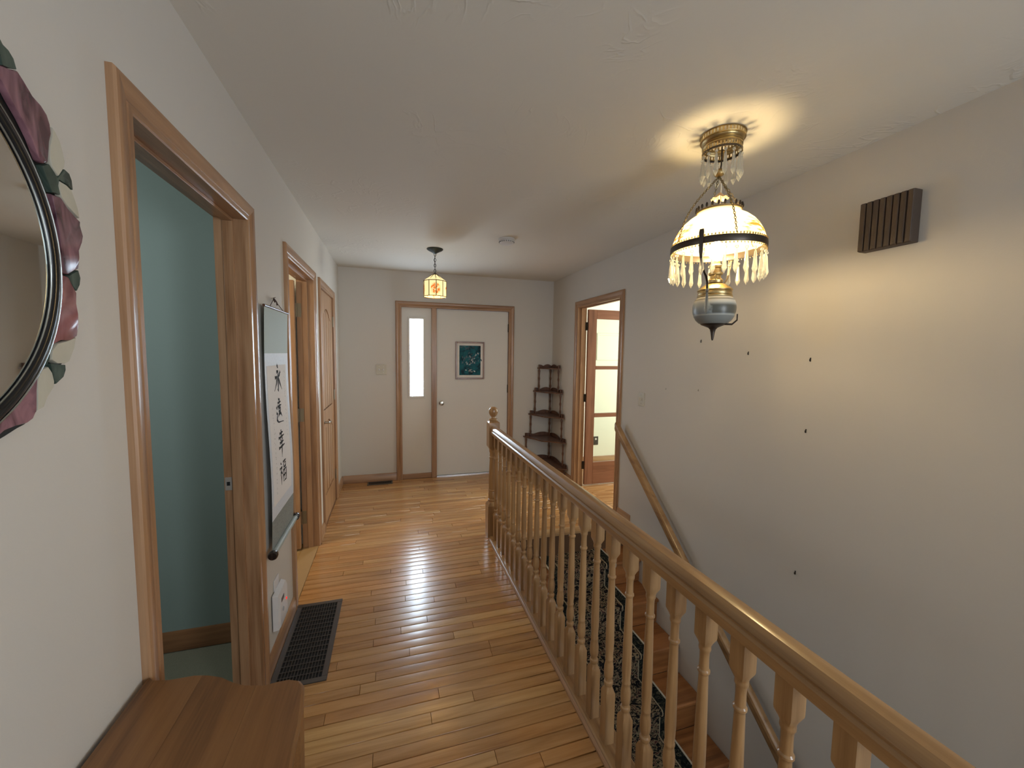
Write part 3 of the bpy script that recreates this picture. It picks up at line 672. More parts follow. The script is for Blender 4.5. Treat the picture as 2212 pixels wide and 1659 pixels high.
def petal(name, c1, c2, sc=25):
    m, t, b = nt(name); g = N(t, 'ShaderNodeNewGeometry'); mp = N(t, 'ShaderNodeMapping'); mp.inputs['Scale'].default_value = (1, .9, .35)
    n_ = N(t, 'ShaderNodeTexNoise'); n_.inputs['Scale'].default_value = sc; n_.inputs['Detail'].default_value = 3; n_.inputs['Distortion'].default_value = 1.5
    t.links.new(g.outputs['Position'], mp.inputs['Vector']); t.links.new(mp.outputs[0], n_.inputs['Vector']); r = ramp(t, [(.35, c1), (.65, c2)]); t.links.new(n_.outputs['Fac'], r.inputs[0])
    t.links.new(r.outputs[0], b.inputs['Base Color']); b.inputs['Roughness'].default_value = .22; return m
mauve = petal('mauve_art_glass', (.055, .018, .028), (.30, .15, .18)); rose = petal('rose_art_glass', (.17, .035, .045), (.33, .13, .13))
greeng = petal('green_art_glass', (.022, .040, .032), (.085, .115, .095)); creamg = petal('cream_art_glass', (.46, .43, .35), (.56, .53, .44), 12)
OUT = [(60, .394), (56.3, .393), (48.6, .381), (44.6, .376), (41, .378), (36.9, .388), (32.5, .385), (27.6, .378), (22.4, .381), (15.1, .376), (8.7, .368), (5.3, .361), (-.8, .353), (-3.2, .358), (-6.8, .348), (-11.7, .345), (-16.8, .359), (-21.2, .36), (-28.2, .357), (-30.7, .355), (-33.9, .362), (-37.4, .351), (-40.9, .354), (-45.7, .355), (-48.9, .354), (-52.3, .345), (-60.1, .333), (-68, .36)]
def outer(a_):
    a_ = ((a_ + 180) % 360) - 180
    if -68 <= a_ <= 60:
        for (p, r0), (q, r1) in zip(OUT, OUT[1:]):
            if q <= a_ <= p: return (r1 + (r0 - r1) * (a_ - q) / (p - q)) * .954
    return .346 + .015 * math.sin(math.radians(a_ * 9))
def piece(lo, hi, mat, r0=None, r1=None, shape=None):
    """sector of frame glass between lo and hi degrees; r0/r1 fractions 0..1 across the frame"""
    n = max(3, int(abs(hi - lo) / 2.2)); ins, outs = [], []
    for i in range(n + 1):
        s = i / n; a_ = lo + (hi - lo) * s; ro = outer(a_); ri = .297
        f0 = r0(s) if callable(r0) else (r0 if r0 is not None else 0); f1 = r1(s) if callable(r1) else (r1 if r1 is not None else 1)
        f0 = min(f0, f1 - .02); g_ = .0012
        c, s2 = math.cos(math.radians(a_)), math.sin(math.radians(a_))
        ra, rb_ = ri + (ro - ri) * f0 + g_, ri + (ro - ri) * f1 - g_; ins.append((ra, c, s2)); outs.append((rb_, c, s2))
    vs = []; fs = []
    for (ra, c, s2), (rb_, _, _) in zip(ins, outs):
        rm_ = (ra + rb_) / 2
        vs += [(mx_ - .006, MY + ra * c, MZ + ra * s2), (mx_ + .004, MY + ra * c, MZ + ra * s2), (mx_ + .0065, MY + rm_ * c, MZ + rm_ * s2), (mx_ + .003, MY + rb_ * c, MZ + rb_ * s2), (mx_ - .006, MY + rb_ * c, MZ + rb_ * s2)]
    m_ = MB(); rings = [vs[i * 5:(i + 1) * 5] for i in range(n + 1)]; m_.loft(rings); obj('glass_piece', m_, mat, mr, smooth=60)
sn = lambda s: math.sin(PI * min(1, max(0, s)))
# lead backing so the gaps read dark
bkr = MB(); ring_o = [(outer(a_), a_) for a_ in range(0, 360, 2)]
vs = [(mx_ - .007, MY + .295 * math.cos(math.radians(a_)), MZ + .295 * math.sin(math.radians(a_))) for _, a_ in ring_o] + [(mx_ - .007, MY + (r_ + .0008) * math.cos(math.radians(a_)), MZ + (r_ + .0008) * math.sin(math.radians(a_))) for r_, a_ in ring_o]
vs += [(XL + .003, v[1], v[2]) for v in vs]; m_ = len(ring_o)
fs = []
for i in range(m_):
    j = (i + 1) % m_; fs += [(i, j, m_ + j, m_ + i), (2 * m_ + i, 3 * m_ + i, 3 * m_ + j, 2 * m_ + j), (m_ + i, m_ + j, 3 * m_ + j, 3 * m_ + i)]
obj('lead_backing', MB().add(vs, fs), plain('black_lead', (.02, .02, .02), rough=.5, metal=.5), mr)
PIECES = [
 (greeng, [(0.196, 0.315), (0.207, 0.319), (0.213, 0.31), (0.218, 0.304), (0.227, 0.302), (0.235, 0.295), (0.239, 0.282), (0.227, 0.276), (0.215, 0.273), (0.213, 0.282), (0.211, 0.293), (0.195, 0.301)]),
 (mauve, [(0.193, 0.281), (0.203, 0.267), (0.215, 0.273), (0.227, 0.276), (0.239, 0.282), (0.248, 0.275), (0.264, 0.26), (0.28, 0.254), (0.291, 0.245), (0.296, 0.232), (0.297, 0.217), (0.292, 0.202), (0.29, 0.189), (0.286, 0.166), (0.277, 0.161), (0.269, 0.163), (0.257, 0.189), (0.242, 0.211), (0.225, 0.23), (0.211, 0.249), (0.202, 0.257), (0.192, 0.265)]),
 (creamg, [(0.3, 0.231), (0.307, 0.225), (0.314, 0.215), (0.319, 0.199), (0.322, 0.184), (0.319, 0.173), (0.306, 0.154), (0.301, 0.157), (0.293, 0.164), (0.29, 0.178), (0.292, 0.196), (0.298, 0.215)]),
 (greeng, [(0.272, 0.157), (0.286, 0.166), (0.295, 0.158), (0.303, 0.15), (0.321, 0.172), (0.331, 0.169), (0.336, 0.159), (0.337, 0.143), (0.327, 0.147), (0.306, 0.149), (0.303, 0.137), (0.306, 0.123), (0.29, 0.121), (0.285, 0.131), (0.277, 0.147)]),
 (creamg, [(0.307, 0.147), (0.321, 0.146), (0.333, 0.141), (0.339, 0.128), (0.345, 0.113), (0.348, 0.097), (0.337, 0.102), (0.321, 0.11), (0.309, 0.121), (0.305, 0.134)]),
 (mauve, [(0.288, 0.119), (0.307, 0.121), (0.32, 0.108), (0.336, 0.099), (0.349, 0.093), (0.348, 0.086), (0.354, 0.068), (0.35, 0.055), (0.341, 0.038), (0.341, 0.025), (0.336, 0.004), (0.326, -0.001), (0.312, -0.01), (0.3, -0.01), (0.298, 0.006), (0.299, 0.03), (0.299, 0.058)]),
 (greeng, [(0.313, -0.011), (0.336, 0.003), (0.34, -0.01), (0.337, -0.023), (0.329, -0.035), (0.323, -0.03), (0.315, -0.02)]),
 (rose, [(0.3, -0.011), (0.312, -0.012), (0.318, -0.023), (0.328, -0.037), (0.326, -0.057), (0.329, -0.076), (0.328, -0.096), (0.322, -0.117), (0.308, -0.124), (0.286, -0.125), (0.265, -0.134), (0.2667, -0.1307), (0.2757, -0.1105), (0.2851, -0.0831), (0.2923, -0.0528), (0.2958, -0.0271)]),
 (creamg, [(0.32, -0.118), (0.314, -0.137), (0.3, -0.161), (0.292, -0.164), (0.274, -0.164), (0.262, -0.157), (0.265, -0.142), (0.277, -0.13), (0.299, -0.125)]),
 (greeng, [(0.2639, -0.1362), (0.2607, -0.1424), (0.259, -0.155), (0.253, -0.165), (0.2425, -0.1715), (0.2431, -0.1706), (0.2544, -0.1533)]),
 (greeng, [(0.259, -0.163), (0.274, -0.165), (0.291, -0.166), (0.291, -0.175), (0.285, -0.187), (0.268, -0.198), (0.263, -0.184)]),
 (creamg, [(0.255, -0.168), (0.262, -0.178), (0.265, -0.193), (0.263, -0.202), (0.248, -0.219), (0.24, -0.234), (0.228, -0.238), (0.231, -0.215), (0.232, -0.193), (0.2371, -0.1788), (0.245, -0.171)]),
 (mauve, [(0.2407, -0.1739), (0.2405, -0.1743), (0.2337, -0.1833), (0.23, -0.204), (0.227, -0.236), (0.219, -0.249), (0.208, -0.254), (0.189, -0.255), (0.168, -0.259), (0.155, -0.267), (0.142, -0.272), (0.1622, -0.2488), (0.1766, -0.2388), (0.1953, -0.2238), (0.2169, -0.2028), (0.2332, -0.184)]),
]
for mat_, P in PIECES:
    n_ = len(P); gx = sum(p[0] for p in P) / n_; gz = sum(p[1] for p in P) / n_
    def ring_(k_, xx): return [(xx, MY + gx + (p[0] - gx) * k_, MZ + gz + (p[1] - gz) * k_) for p in P]
    m_ = MB(); m_.loft([ring_(.988, mx_ - .006), ring_(.988, mx_ + .001), ring_(.955, mx_ + .0028)]); obj('glass_piece', m_, mat_, mr, smooth=60)
piece(61, 66, mauve)
for k, (lo, hi) in enumerate([(66, 72), (72, 90), (90, 98), (98, 112), (112, 120), (120, 140), (140, 147), (147, 165), (165, 175), (175, 192), (192, 200), (200, 220), (220, 228), (228, 246), (246, 254), (254, 272), (272, 280), (280, 292)]):
    piece(lo, hi, [greeng, mauve, creamg, rose][k % 4])

# ------------------------------------------------------------------ hanging scroll
SX = XL + .024
sc = thing('hanging_scroll', (SX, 2.22, .55), 'narrow hanging calligraphy scroll, sage silk above white paper, between the first two left doorways', 'scroll')
sy0, sy1 = 2.000, 2.405
def sheet(name, y0, y1, z0, z1, mat, par, dx=0.0, sm=0, bow=0.0, nz=8):
    vs = []; fs = []
    for i in range(nz + 1):
        zz = z0 + (z1 - z0) * i / nz
        bulge = .006 * math.sin((zz - .6) / 1.1 * PI * 2)
        for yv in (y0, y1):
            for e in (0, 1): vs.append((SX + dx + bulge + e * .0007, yv, zz))
    for i in range(nz):
        o_ = i * 4
        fs += [(o_, o_ + 2, o_ + 6, o_ + 4), (o_ + 1, o_ + 5, o_ + 7, o_ + 3), (o_, o_ + 4, o_ + 5, o_ + 1), (o_ + 2, o_ + 3, o_ + 7, o_ + 6)]
    fs += [(0, 1, 3, 2), (nz * 4, nz * 4 + 2, nz * 4 + 3, nz * 4 + 1)]
    return obj(name, MB().add(vs, fs), mat, par, smooth=40)
sheet('silk_panel', sy0, sy1, 1.498, 1.708, silkM, sc); sheet('brocade_border', sy0, sy1, .725, 1.498, brocM, sc, nz=16); sheet('lower_brocade', sy0, sy1, .585, .725, grybroc, sc)
pap = sheet('paper', sy0 + .025, sy1 - .052, .785, 1.440, paperM, sc, dx=.0012, nz=14)
def bx_(zz): return .006 * math.sin((zz - .6) / 1.1 * PI * 2)
def brush(mb, pts, w0, cy, cz, wd, ht, xoff=.0024):
    P = [Vector((cy + (u - .5) * wd, cz + (v - .5) * ht)) for u, v in pts]; n = len(P)
    fine = []
    for i in range(n - 1):
        for q in range(4): fine.append(P[i].lerp(P[i + 1], q / 4))
    fine.append(P[-1]); m = len(fine); Lr = []
    for i, p in enumerate(fine):
        tt = (fine[min(i + 1, m - 1)] - fine[max(i - 1, 0)]); tt = tt.normalized() if tt.length > 0 else Vector((1, 0)); nn = Vector((-tt.y, tt.x))
        s = i / (m - 1); ww = w0 * (1.0 - .62 * s ** 1.5) * (.75 + .25 * math.sin(9 * s + cy * 50))
        Lr.append((p + nn * ww, p - nn * ww))
    vs = []; fs = []
    for a_, b_ in Lr: vs += [(SX + xoff + bx_(a_.y), a_.x, a_.y), (SX + xoff + bx_(b_.y), b_.x, b_.y)]
    for i in range(m - 1): fs.append((2 * i, 2 * i + 1, 2 * i + 3, 2 * i + 2))
    mb.add(vs, fs)
CH = [
 [[(.42, 1.0), (.56, .88)], [(.34, .74), (.55, .78), (.54, .4), (.52, .06), (.40, .16)], [(.12, .55), (.42, .58), (.30, .34), (.02, .10)], [(.86, .76), (.72, .64), (.58, .56)], [(.56, .60), (.72, .38), (1.0, .10)]],
 [[(.40, 1.0), (.56, .97), (.50, .80)], [(.3, .84), (.72, .88)], [(.25, .70), (.78, .74)], [(.38, .62), (.66, .64), (.60, .50), (.40, .50), (.38, .62)], [(.52, .50), (.30, .28)], [(.45, .40), (.66, .40), (.82, .24)], [(.10, .72), (.22, .60)], [(.08, .48), (.24, .42), (.10, .20), (.30, .08), (.98, .02)]],
 [[(.5, 1.0), (.52, .70)], [(.28, .86), (.74, .89)], [(.12, .71), (.88, .75)], [(.36, .66), (.44, .55)], [(.66, .67), (.56, .56)], [(.24, .50), (.78, .53)], [(.10, .33), (.90, .37)], [(.52, .54), (.50, .2), (.46, -.08)]],
 [[(.18, 1.0), (.30, .90)], [(.04, .74), (.36, .78), (.06, .44)], [(.24, .62), (.23, -.02)], [(.28, .54), (.40, .44)], [(.50, .95), (.94, .98)], [(.56, .86), (.60, .68), (.86, .70), (.90, .88), (.56, .86)], [(.50, .56), (.52, .04)], [(.50, .56), (.94, .58), (.92, .04), (.54, .04)], [(.71, .56), (.71, .06)], [(.54, .31), (.90, .32)]],
]
for strokes, (cz, ht, w0) in zip(CH, [(1.372, .140, .0125), (1.212, .122, .0100), (1.055, .128, .0105), (.905, .108, .0085)]):
    mb = MB()
    for s in strokes: brush(mb, s, w0, 2.195, cz, .130, ht)
    obj('character', mb, inkM, pap, recalc=False, smooth=0)
mb = MB(); rs = random.Random(5)
for cyy, z0, z1, stp in ((2.315, 1.06, 1.40, .022), (2.085, .83, 1.24, .024)):
    zz = z1
    while zz > z0:
        for q in range(3):
            u0, v0 = rs.uniform(.1, .9), rs.uniform(.1, .9); brush(mb, [(u0, v0), (u0 + rs.uniform(-.5, .5), v0 + rs.uniform(-.5, .5))], .0011, cyy, zz, .016, .016)
        zz -= stp
obj('small_inscription', mb, inkM, pap, kind='stuff', recalc=False, smooth=0)
rl = MB(); rl.tube([(SX + .008, sy0 - .005, .578), (SX + .008, sy1 + .01, .578)], .013, 16); roller = obj('roller', rl, plain('pale_roller_brocade', (.40, .46, .45), rough=.5, bscale=120, var=.2), sc)
for yv, sg in ((sy0 - .004, -1), (sy1 + .009, 1)):
    k_ = MB(); k_.lathe([(.013, 0), (.019, .002 * sg), (.021, .010 * sg), (.021, .024 * sg), (.017, .031 * sg), (.0005, .032 * sg)], (SX + .008, yv, .578), 18, 'Y'); obj('knob', k_, plain('black_lacquer', (.015, .010, .010), rough=.25, coat=.5), roller, label='black lacquered end knob')
rd = MB(); rd.tube([(SX, sy0 - .004, 1.710), (SX, sy1 + .004, 1.710)], .006, 10); obj('top_rod', rd, darkwood, sc)
cd = MB(); cd.tube([(SX, 2.09, 1.715), (XL + .012, 2.205, 1.762), (SX, 2.32, 1.715)], .0016, 6); cd.tube([(XL + .012, 2.205, 1.762), (XL + .02, 2.19, 1.745), (XL + .018, 2.175, 1.757), (XL + .012, 2.205, 1.765), (XL + .02, 2.222, 1.748), (XL + .018, 2.236, 1.735)], .003, 6)
obj('hanging_cord', cd, plain('dark_brown_ribbon', (.06, .035, .03), rough=.7), sc)
obj('nail', MB().tube([(XL, 2.205, 1.764), (XL + .02, 2.205, 1.770)], .0015, 6), nickel, sc)

# ------------------------------------------------------------------ plug-in alarm on the left wall
ou = thing('wall_outlet', (XL, 2.13, .27), 'white outlet plate low on the left wall behind the plug-in alarm', 'outlet')
obj('plate', MB().box(XL, XL + .005, 2.085, 2.165, .265, .395, .002), whitepl, ou)
al = thing('plug_in_alarm', (XL + .005, 2.13, .165), 'white plug-in alarm with a red light, low on the left wall above the floor grille', 'alarm')
ab_ = MB(); ab_.loft([[(XL + .0055, y_, z_) for y_, z_ in ((2.04, .17), (2.20, .17), (2.20, .345), (2.04, .345))], [(XL + .028, y_, z_) for y_, z_ in ((2.045, .172), (2.195, .172), (2.195, .338), (2.045, .338))], [(XL + .036, y_, z_) for y_, z_ in ((2.055, .18), (2.185, .18), (2.185, .322), (2.055, .322))]])
bd = obj('body', ab_, whitepl, al)
obj('display', MB().box(XL + .0355, XL + .0372, 2.075, 2.12, .292, .312), darkpl, bd)
obj('indicator', MB().lathe([(.006, 0), (.006, .003), (.0005, .004)], (XL + .036, 2.16, .262), 12, 'X', True), redled, bd)
obj('button', MB().lathe([(.010, 0), (.010, .003), (.0005, .003)], (XL + .036, 2.10, .245), 16, 'X', True), plain('grey_button', (.42, .43, .45), rough=.4), bd)

# ------------------------------------------------------------------ switches
sw = thing('light_switch', (-.12, YF, 1.25), 'white double light switch plate on the front wall left of the front door', 'light switch', 'light switches')
obj('plate', MB().box(-.178, -.062, YF - .006, YF, 1.250, 1.368, .002), ivory, sw)
for xx in (-.143, -.097):
    obj('toggle', MB().box(xx - .005, xx + .005, YF - .016, YF - .005, 1.300, 1.318, .001), whitepl, sw)
    for zz in (1.275, 1.342): obj('screw', MB().lathe([(.003, 0), (.003, -.001)], (xx, YF - .006, zz), 8, 'Y', True), nickel, sw)
sw = thing('light_switch', (XR, 2.835, 1.09), 'small beige light switch plate on the right wall beside the glass door casing', 'light switch', 'light switches')
obj('plate', MB().box(XR - .006, XR, 2.795, 2.875, 1.088, 1.202, .002), ivory, sw)
obj('toggle', MB().box(XR - .018, XR - .005, 2.829, 2.841, 1.137, 1.157, .001), ivory, sw)
for zz in (1.11, 1.18): obj('screw', MB().lathe([(.003, 0), (.003, -.001)], (XR - .006, 2.835, zz), 8, 'X', True), nickel, sw)

# ------------------------------------------------------------------ picture hooks left in the right wall
HL = ['small dark wall hook just below the chandelier tip', 'small dark wall hook right of the chandelier tip', 'dark wall hook highest on the right, below the brown chime',
      'faint wall hook nearest the light switch on the right wall', 'faint wall hook left of centre, under the chandelier tip hook', 'dark wall hook at mid height, directly under the chime side hook', 'single low nail on the right wall above the near handrail']
for i, ((yv, zv), lb) in enumerate(zip([(2.197, 1.613), (1.821, 1.533), (1.459, 1.502), (2.532, 1.26), (2.2, 1.28), (1.457, 1.142), (1.46, .396)], HL)):
    mb = MB(); k = .45 if i in (3, 4) else .62
    mb.box(XR - .0015, XR, yv - .004 * k, yv + .004 * k, zv - .016 * k, zv + .016 * k)
    mb.tube([(XR - .001, yv, zv + .010 * k), (XR - .012 * k, yv, zv + .004 * k), (XR - .012 * k, yv, zv - .010 * k), (XR - .004, yv, zv - .014 * k)], .0022 * k, 6)
    obj('wall_hook', mb, hingeM if i not in (3, 4) else greyhinge, None, lb, 'hook', 'hooks on the right wall')

# ------------------------------------------------------------------ door chime
ch = thing('door_chime', (XR, 1.16, 1.97), 'dark brown slatted door chime box high on the right wall', 'door chime')
cy0, cy1, cz0, cz1 = 1.068, 1.257, 1.972, 2.176
obj('body', MB().box(XR - .044, XR, cy0 + .002, cy1 - .002, cz0, cz1, .002), chimeM, ch)
for i in range(8):
    w8 = (cy1 - cy0) / 8
    obj('slat', MB().box(XR - .051, XR - .041, cy0 + w8 * i + .0018, cy0 + w8 * (i + 1) - .0018, cz0 + .001, cz1 - .001, .0025), chimeM, ch)

# ------------------------------------------------------------------ picture on the front door
pc = thing('framed_print', (.913, YF + .018, 1.19), 'framed teal flower print hanging on the white front door', 'picture')
px0, px1, pz0, pz1, py = .735, 1.092, 1.192, 1.650, YF + .017
for (q0, q1, q2, q3) in ((px0, px0 + .018, pz0, pz1), (px1 - .018, px1, pz0, pz1), (px0 + .018, px1 - .018, pz0, pz0 + .018), (px0 + .018, px1 - .018, pz1 - .018, pz1)):
    obj('frame_bar', MB().box(q0, q1, py - .018, py, q2, q3, .003), wood('picture_frame_wood', (.26, .13, .08), (.19, .09, .055), (.10, .045, .03), axis=2) if q0 == px0 and q1 < .8 else bpy.data.materials['picture_frame_wood'], pc)
obj('mat_board', MB().box(px0 + .017, px1 - .017, py - .008, py - .001, pz0 + .017, pz1 - .017), pictM, pc)
pm, t, b = nt('teal_print'); g = N(t, 'ShaderNodeNewGeometry'); n_ = N(t, 'ShaderNodeTexNoise'); n_.inputs['Scale'].default_value = 22; n_.inputs['Detail'].default_value = 4
t.links.new(g.outputs['Position'], n_.inputs['Vector']); r = ramp(t, [(.36, (.005, .03, .045)), (.48, (.01, .095, .125)), (.7, (.015, .14, .17))]); t.links.new(n_.outputs['Fac'], r.inputs[0]); t.links.new(r.outputs[0], b.inputs['Base Color']); b.inputs['Roughness'].default_value = .6; b.inputs['Specular IOR Level'].default_value = .2
pr = obj('print', MB().box(px0 + .047, px1 - .047, py - .009, py - .0078, pz0 + .05, pz1 - .047), pm, pc)
rs = random.Random(11); whiteM = plain('print_white', (.55, .57, .58), rough=.4); dkM = plain('print_dark_leaf', (.015, .05, .06), rough=.4); cx0, cz0_ = .913, 1.40
def blob(mb, x, z, r_, sq=1, rot=0):
    n = 8; mb.add([(x + r_ * math.cos(a_) * math.cos(rot) - r_ * sq * math.sin(a_) * math.sin(rot), py - .0096, z + r_ * math.cos(a_) * math.sin(rot) + r_ * sq * math.sin(a_) * math.cos(rot)) for a_ in [2 * PI * i / n for i in range(n)]], [tuple(range(n))])
lf = MB()
for i in range(34):
    blob(lf, cx0 + rs.gauss(-.01, .045), 1.43 + rs.gauss(0, .045), rs.uniform(.008, .02), .4, rs.uniform(0, 3))
for i in range(20): blob(lf, cx0 - .02 + rs.gauss(0, .05), 1.575 + rs.gauss(0, .012), rs.uniform(.008, .018), .3, rs.uniform(0, 3))
obj('painted_leaves', lf, dkM, pr, recalc=False, smooth=0)
fw = MB()
for (fx, fz) in ((-.045, 1.40), (-.035, 1.385), (.03, 1.43), (.05, 1.45), (.02, 1.42), (.055, 1.40), (.015, 1.39), (.04, 1.41), (-.005, 1.375), (.0, 1.47), (.07, 1.49), (.10, 1.505)):
    for q in range(4):
        a_ = rs.uniform(0, 6.28); blob(fw, cx0 + fx + .008 * math.cos(a_), fz + .008 * math.sin(a_), rs.uniform(.003, .007), .6, a_)
for i in range(12): blob(fw, cx0 - .012 + rs.uniform(-.04, .04), 1.293 + rs.uniform(-.012, .016), .010, .5, rs.uniform(-.3, .3))
blob(fw, cx0 + .055, 1.29, .014, .5, -.5)
for v in range(len(fw.v)): fw.v[v] = (fw.v[v][0], fw.v[v][1] - .0004, fw.v[v][2])
obj('painted_flowers', fw, whiteM, pr, recalc=False, smooth=0)

# ------------------------------------------------------------------ corner shelf
et = thing('corner_shelf', (1.93, 4.72, 0), 'dark brown five tier corner shelf with turned posts in the far right corner', 'shelf')
CXX, CYY = XR - .016, YF - .018
SH = [(1.325, .195, .30), (1.030, .250, .38), (.735, .310, .44), (.445, .375, .50), (.140, .430, .555)]
def quarter(rx, ry, n=14):
    pts = [(0, 0)]
    for i in range(n + 1):
        a_ = PI / 2 * i / n; k = 1 - .13 * math.sin(2 * a_) + .045 * math.cos(8 * a_) * math.sin(2 * a_)
        pts.append((-rx * math.cos(a_) * k, -ry * math.sin(a_) * k))
    return pts
posts = []
for zs, rx, ry in SH:
    q = quarter(rx, ry); mb = MB()
    mb.prism(q, lambda x, y_: (CXX + x, CYY + y_, zs), lambda x, y_: (CXX + x, CYY + y_, zs + .014)); sh = obj('shelf', mb, darkwood, et)
    # scalloped galleries along the two walls
    n = 16; prof_g = [(i / n, .018 + .028 * (abs(math.sin(PI * 1.5 * i / n)) ** .8) * (1 - .3 * i / n)) for i in range(n + 1)]
    P1 = [(0, 0), (1, 0)] + prof_g[::-1]
    g1 = MB(); g1.prism(P1, lambda s, h: (CXX - .004 - s * (rx - .03), CYY - .006, zs + .014 + h), lambda s, h: (CXX - .004 - s * (rx - .03), CYY, zs + .014 + h)); obj('gallery', g1, darkwood, et)
    g2 = MB(); g2.prism(P1, lambda s, h: (CXX - .006, CYY - .004 - s * (ry - .03), zs + .014 + h), lambda s, h: (CXX, CYY - .004 - s * (ry - .03), zs + .014 + h)); obj('gallery', g2, darkwood, et)
def spindle(mb, x, y_, z0, z1):
    Ht = z1 - z0; pr_ = [(.006, 0), (.009, .04), (.006, .10), (.0105, .2), (.0065, .30), (.006, .45), (.010, .55), (.0062, .65), (.008, .80), (.0105, .9), (.006, .97), (.006, 1)]
    mb.lathe([(r_ * 1.35, z0 + h * Ht) for r_, h in pr_], (x, y_, 0), 10, cap=True)
for i, (zs, rx, ry) in enumerate(SH):
    zl = SH[i + 1][0] + .014 if i < 4 else 0.0
    for (x, y_) in ((CXX - .018, CYY - .018), (CXX - rx * .90, CYY - .018), (CXX - .018, CYY - ry * .90)):
        mb = MB(); spindle(mb, x, y_, zl, zs)
        obj('post', mb, darkwood, et)
        if (x, y_) != (CXX - .018, CYY - .018):
            f_ = MB(); f_.lathe([(.007, 0), (.010, .010), (.006, .022), (.009, .032), (.0005, .040)], (x, y_, zs + .014), 10); obj('finial', f_, darkwood, et)

# ------------------------------------------------------------------ smoke detector
sd = thing('smoke_detector', (.90, 3.17, H - .04), 'round white smoke detector on the ceiling', 'smoke detector')
obj('base', MB().lathe([(.066, 0), (.066, -.012), (.060, -.014)], (.90, 3.17, H), 32, cap=True), whitepl, sd)
obj('cover', MB().lathe([(.058, -.014), (.060, -.020), (.058, -.034), (.048, -.040), (.020, -.042), (.0005, -.042)], (.90, 3.17, H), 32), whitepl, sd)
vt = MB()
for i in range(20):
    a_ = 2 * PI * i / 20; vt.box(.90 + .0595 * math.cos(a_) - .003, .90 + .0595 * math.cos(a_) + .003, 3.17 + .0595 * math.sin(a_) - .003, 3.17 + .0595 * math.sin(a_) + .003, H - .031, H - .023)
obj('vent_slots', vt, plain('grey_slot', (.2, .2, .2)), sd)

# ------------------------------------------------------------------ lantern pendant near the front door
PX, PY = .377, 3.68
pn = thing('pendant_lantern', (PX, PY, 2.015), 'small cream glass lantern pendant with orange flowers hanging on a chain', 'pendant lamp')
obj('canopy', MB().lathe([(.0725, 0), (.0725, -.006), (.062, -.014), (.030, -.030), (.012, -.042), (.0005, -.044)], (PX, PY, H), 32), greenM, pn)
def link(mb, c, axis, L_=.030, w_=.009, r_=.0022, n=14):
    pts = []
    for i in range(n):
        a_ = 2 * PI * i / n; u = w_ * math.cos(a_); v = L_ / 2 * math.sin(a_)
        pts.append((c[0] + (u if axis == 0 else 0), c[1] + (u if axis else 0), c[2] + v))
    mb.tube(pts, r_, 6, closed=True)
z = H - .050; k = 0
while z > 2.235:
    mb = MB(); link(mb, (PX, PY, z), k % 2); obj('chain_link', mb, greenM, pn); z -= .024; k += 1
obj('cord', MB().tube([(PX + .004, PY, H - .03), (PX - .004, PY, 2.35), (PX + .003, PY, 2.22)], .002, 6), greenM, pn)
obj('cap', MB().lathe([(.0005, 2.226), (.012, 2.224), (.024, 2.212), (.024, 2.208)], (PX, PY, 0), 20), plain('lantern_brown_lead', (.07, .03, .012), rough=.4, metal=.6), pn)
leadb = bpy.data.materials['lantern_brown_lead']
sm_, t, b = nt('lit_cream_glass'); L = t.links.new
g = N(t, 'ShaderNodeNewGeometry'); sub = N(t, 'ShaderNodeVectorMath', operation='SUBTRACT'); L(g.outputs['Position'], sub.inputs[0]); sub.inputs[1].default_value = (PX, PY, 2.08)
sx = N(t, 'ShaderNodeSeparateXYZ'); L(sub.outputs[0], sx.inputs[0])
an = N(t, 'ShaderNodeMath', operation='ARCTAN2'); L(sx.outputs[0], an.inputs[0]); L(sx.outputs[1], an.inputs[1])
mo = N(t, 'ShaderNodeMath', operation='MULTIPLY_ADD'); L(an.outputs[0], mo.inputs[0]); mo.inputs[1].default_value = 4 / (2 * PI); mo.inputs[2].default_value = 10.5 - .02
fr_ = N(t, 'ShaderNodeMath', operation='FRACT'); L(mo.outputs[0], fr_.inputs[0])
c1 = N(t, 'ShaderNodeMath', operation='SUBTRACT'); L(fr_.outputs[0], c1.inputs[0]); c1.inputs[1].default_value = .5
c2 = N(t, 'ShaderNodeMath', operation='MULTIPLY'); L(c1.outputs[0], c2.inputs[0]); c2.inputs[1].default_value = .165
cv = N(t, 'ShaderNodeCombineXYZ'); L(c2.outputs[0], cv.inputs[0]); L(sx.outputs[2], cv.inputs[1])
ln = N(t, 'ShaderNodeVectorMath', operation='LENGTH'); L(cv.outputs[0], ln.inputs[0])
no = N(t, 'ShaderNodeTexNoise'); no.inputs['Scale'].default_value = 55; no.inputs['Detail'].default_value = 2; no.inputs['Distortion'].default_value = 1; L(cv.outputs[0], no.inputs['Vector'])
rmk = ramp(t, [(.043, (1, 1, 1)), (.052, (0, 0, 0))]); L(ln.outputs['Value'], rmk.inputs[0])
rno = ramp(t, [(.44, (1, 1, 1)), (.50, (.40, .40, .40)), (.60, (.22, .22, .22))]); L(no.outputs['Fac'], rno.inputs[0])
mk = N(t, 'ShaderNodeMath', operation='MULTIPLY'); L(rmk.outputs[0], mk.inputs[0]); L(rno.outputs[0], mk.inputs[1])
mx = N(t, 'ShaderNodeMix', data_type='RGBA'); L(mk.outputs[0], mx.inputs['Factor']); mx.inputs['A'].default_value = (1, .80, .38, 1); mx.inputs['B'].default_value = (.75, .16, .01, 1)
L(mx.outputs['Result'], b.inputs['Base Color']); L(mx.outputs['Result'], b.inputs['Emission Color']); b.inputs['Emission Strength'].default_value = .85; b.inputs['Roughness'].default_value = .3
NP = 10; RR = .103
shd = thing('shade', (0, 0, 0), None, None); shd.parent = pn; shd.location = Vector((PX, PY, 2.1)) - pn.location
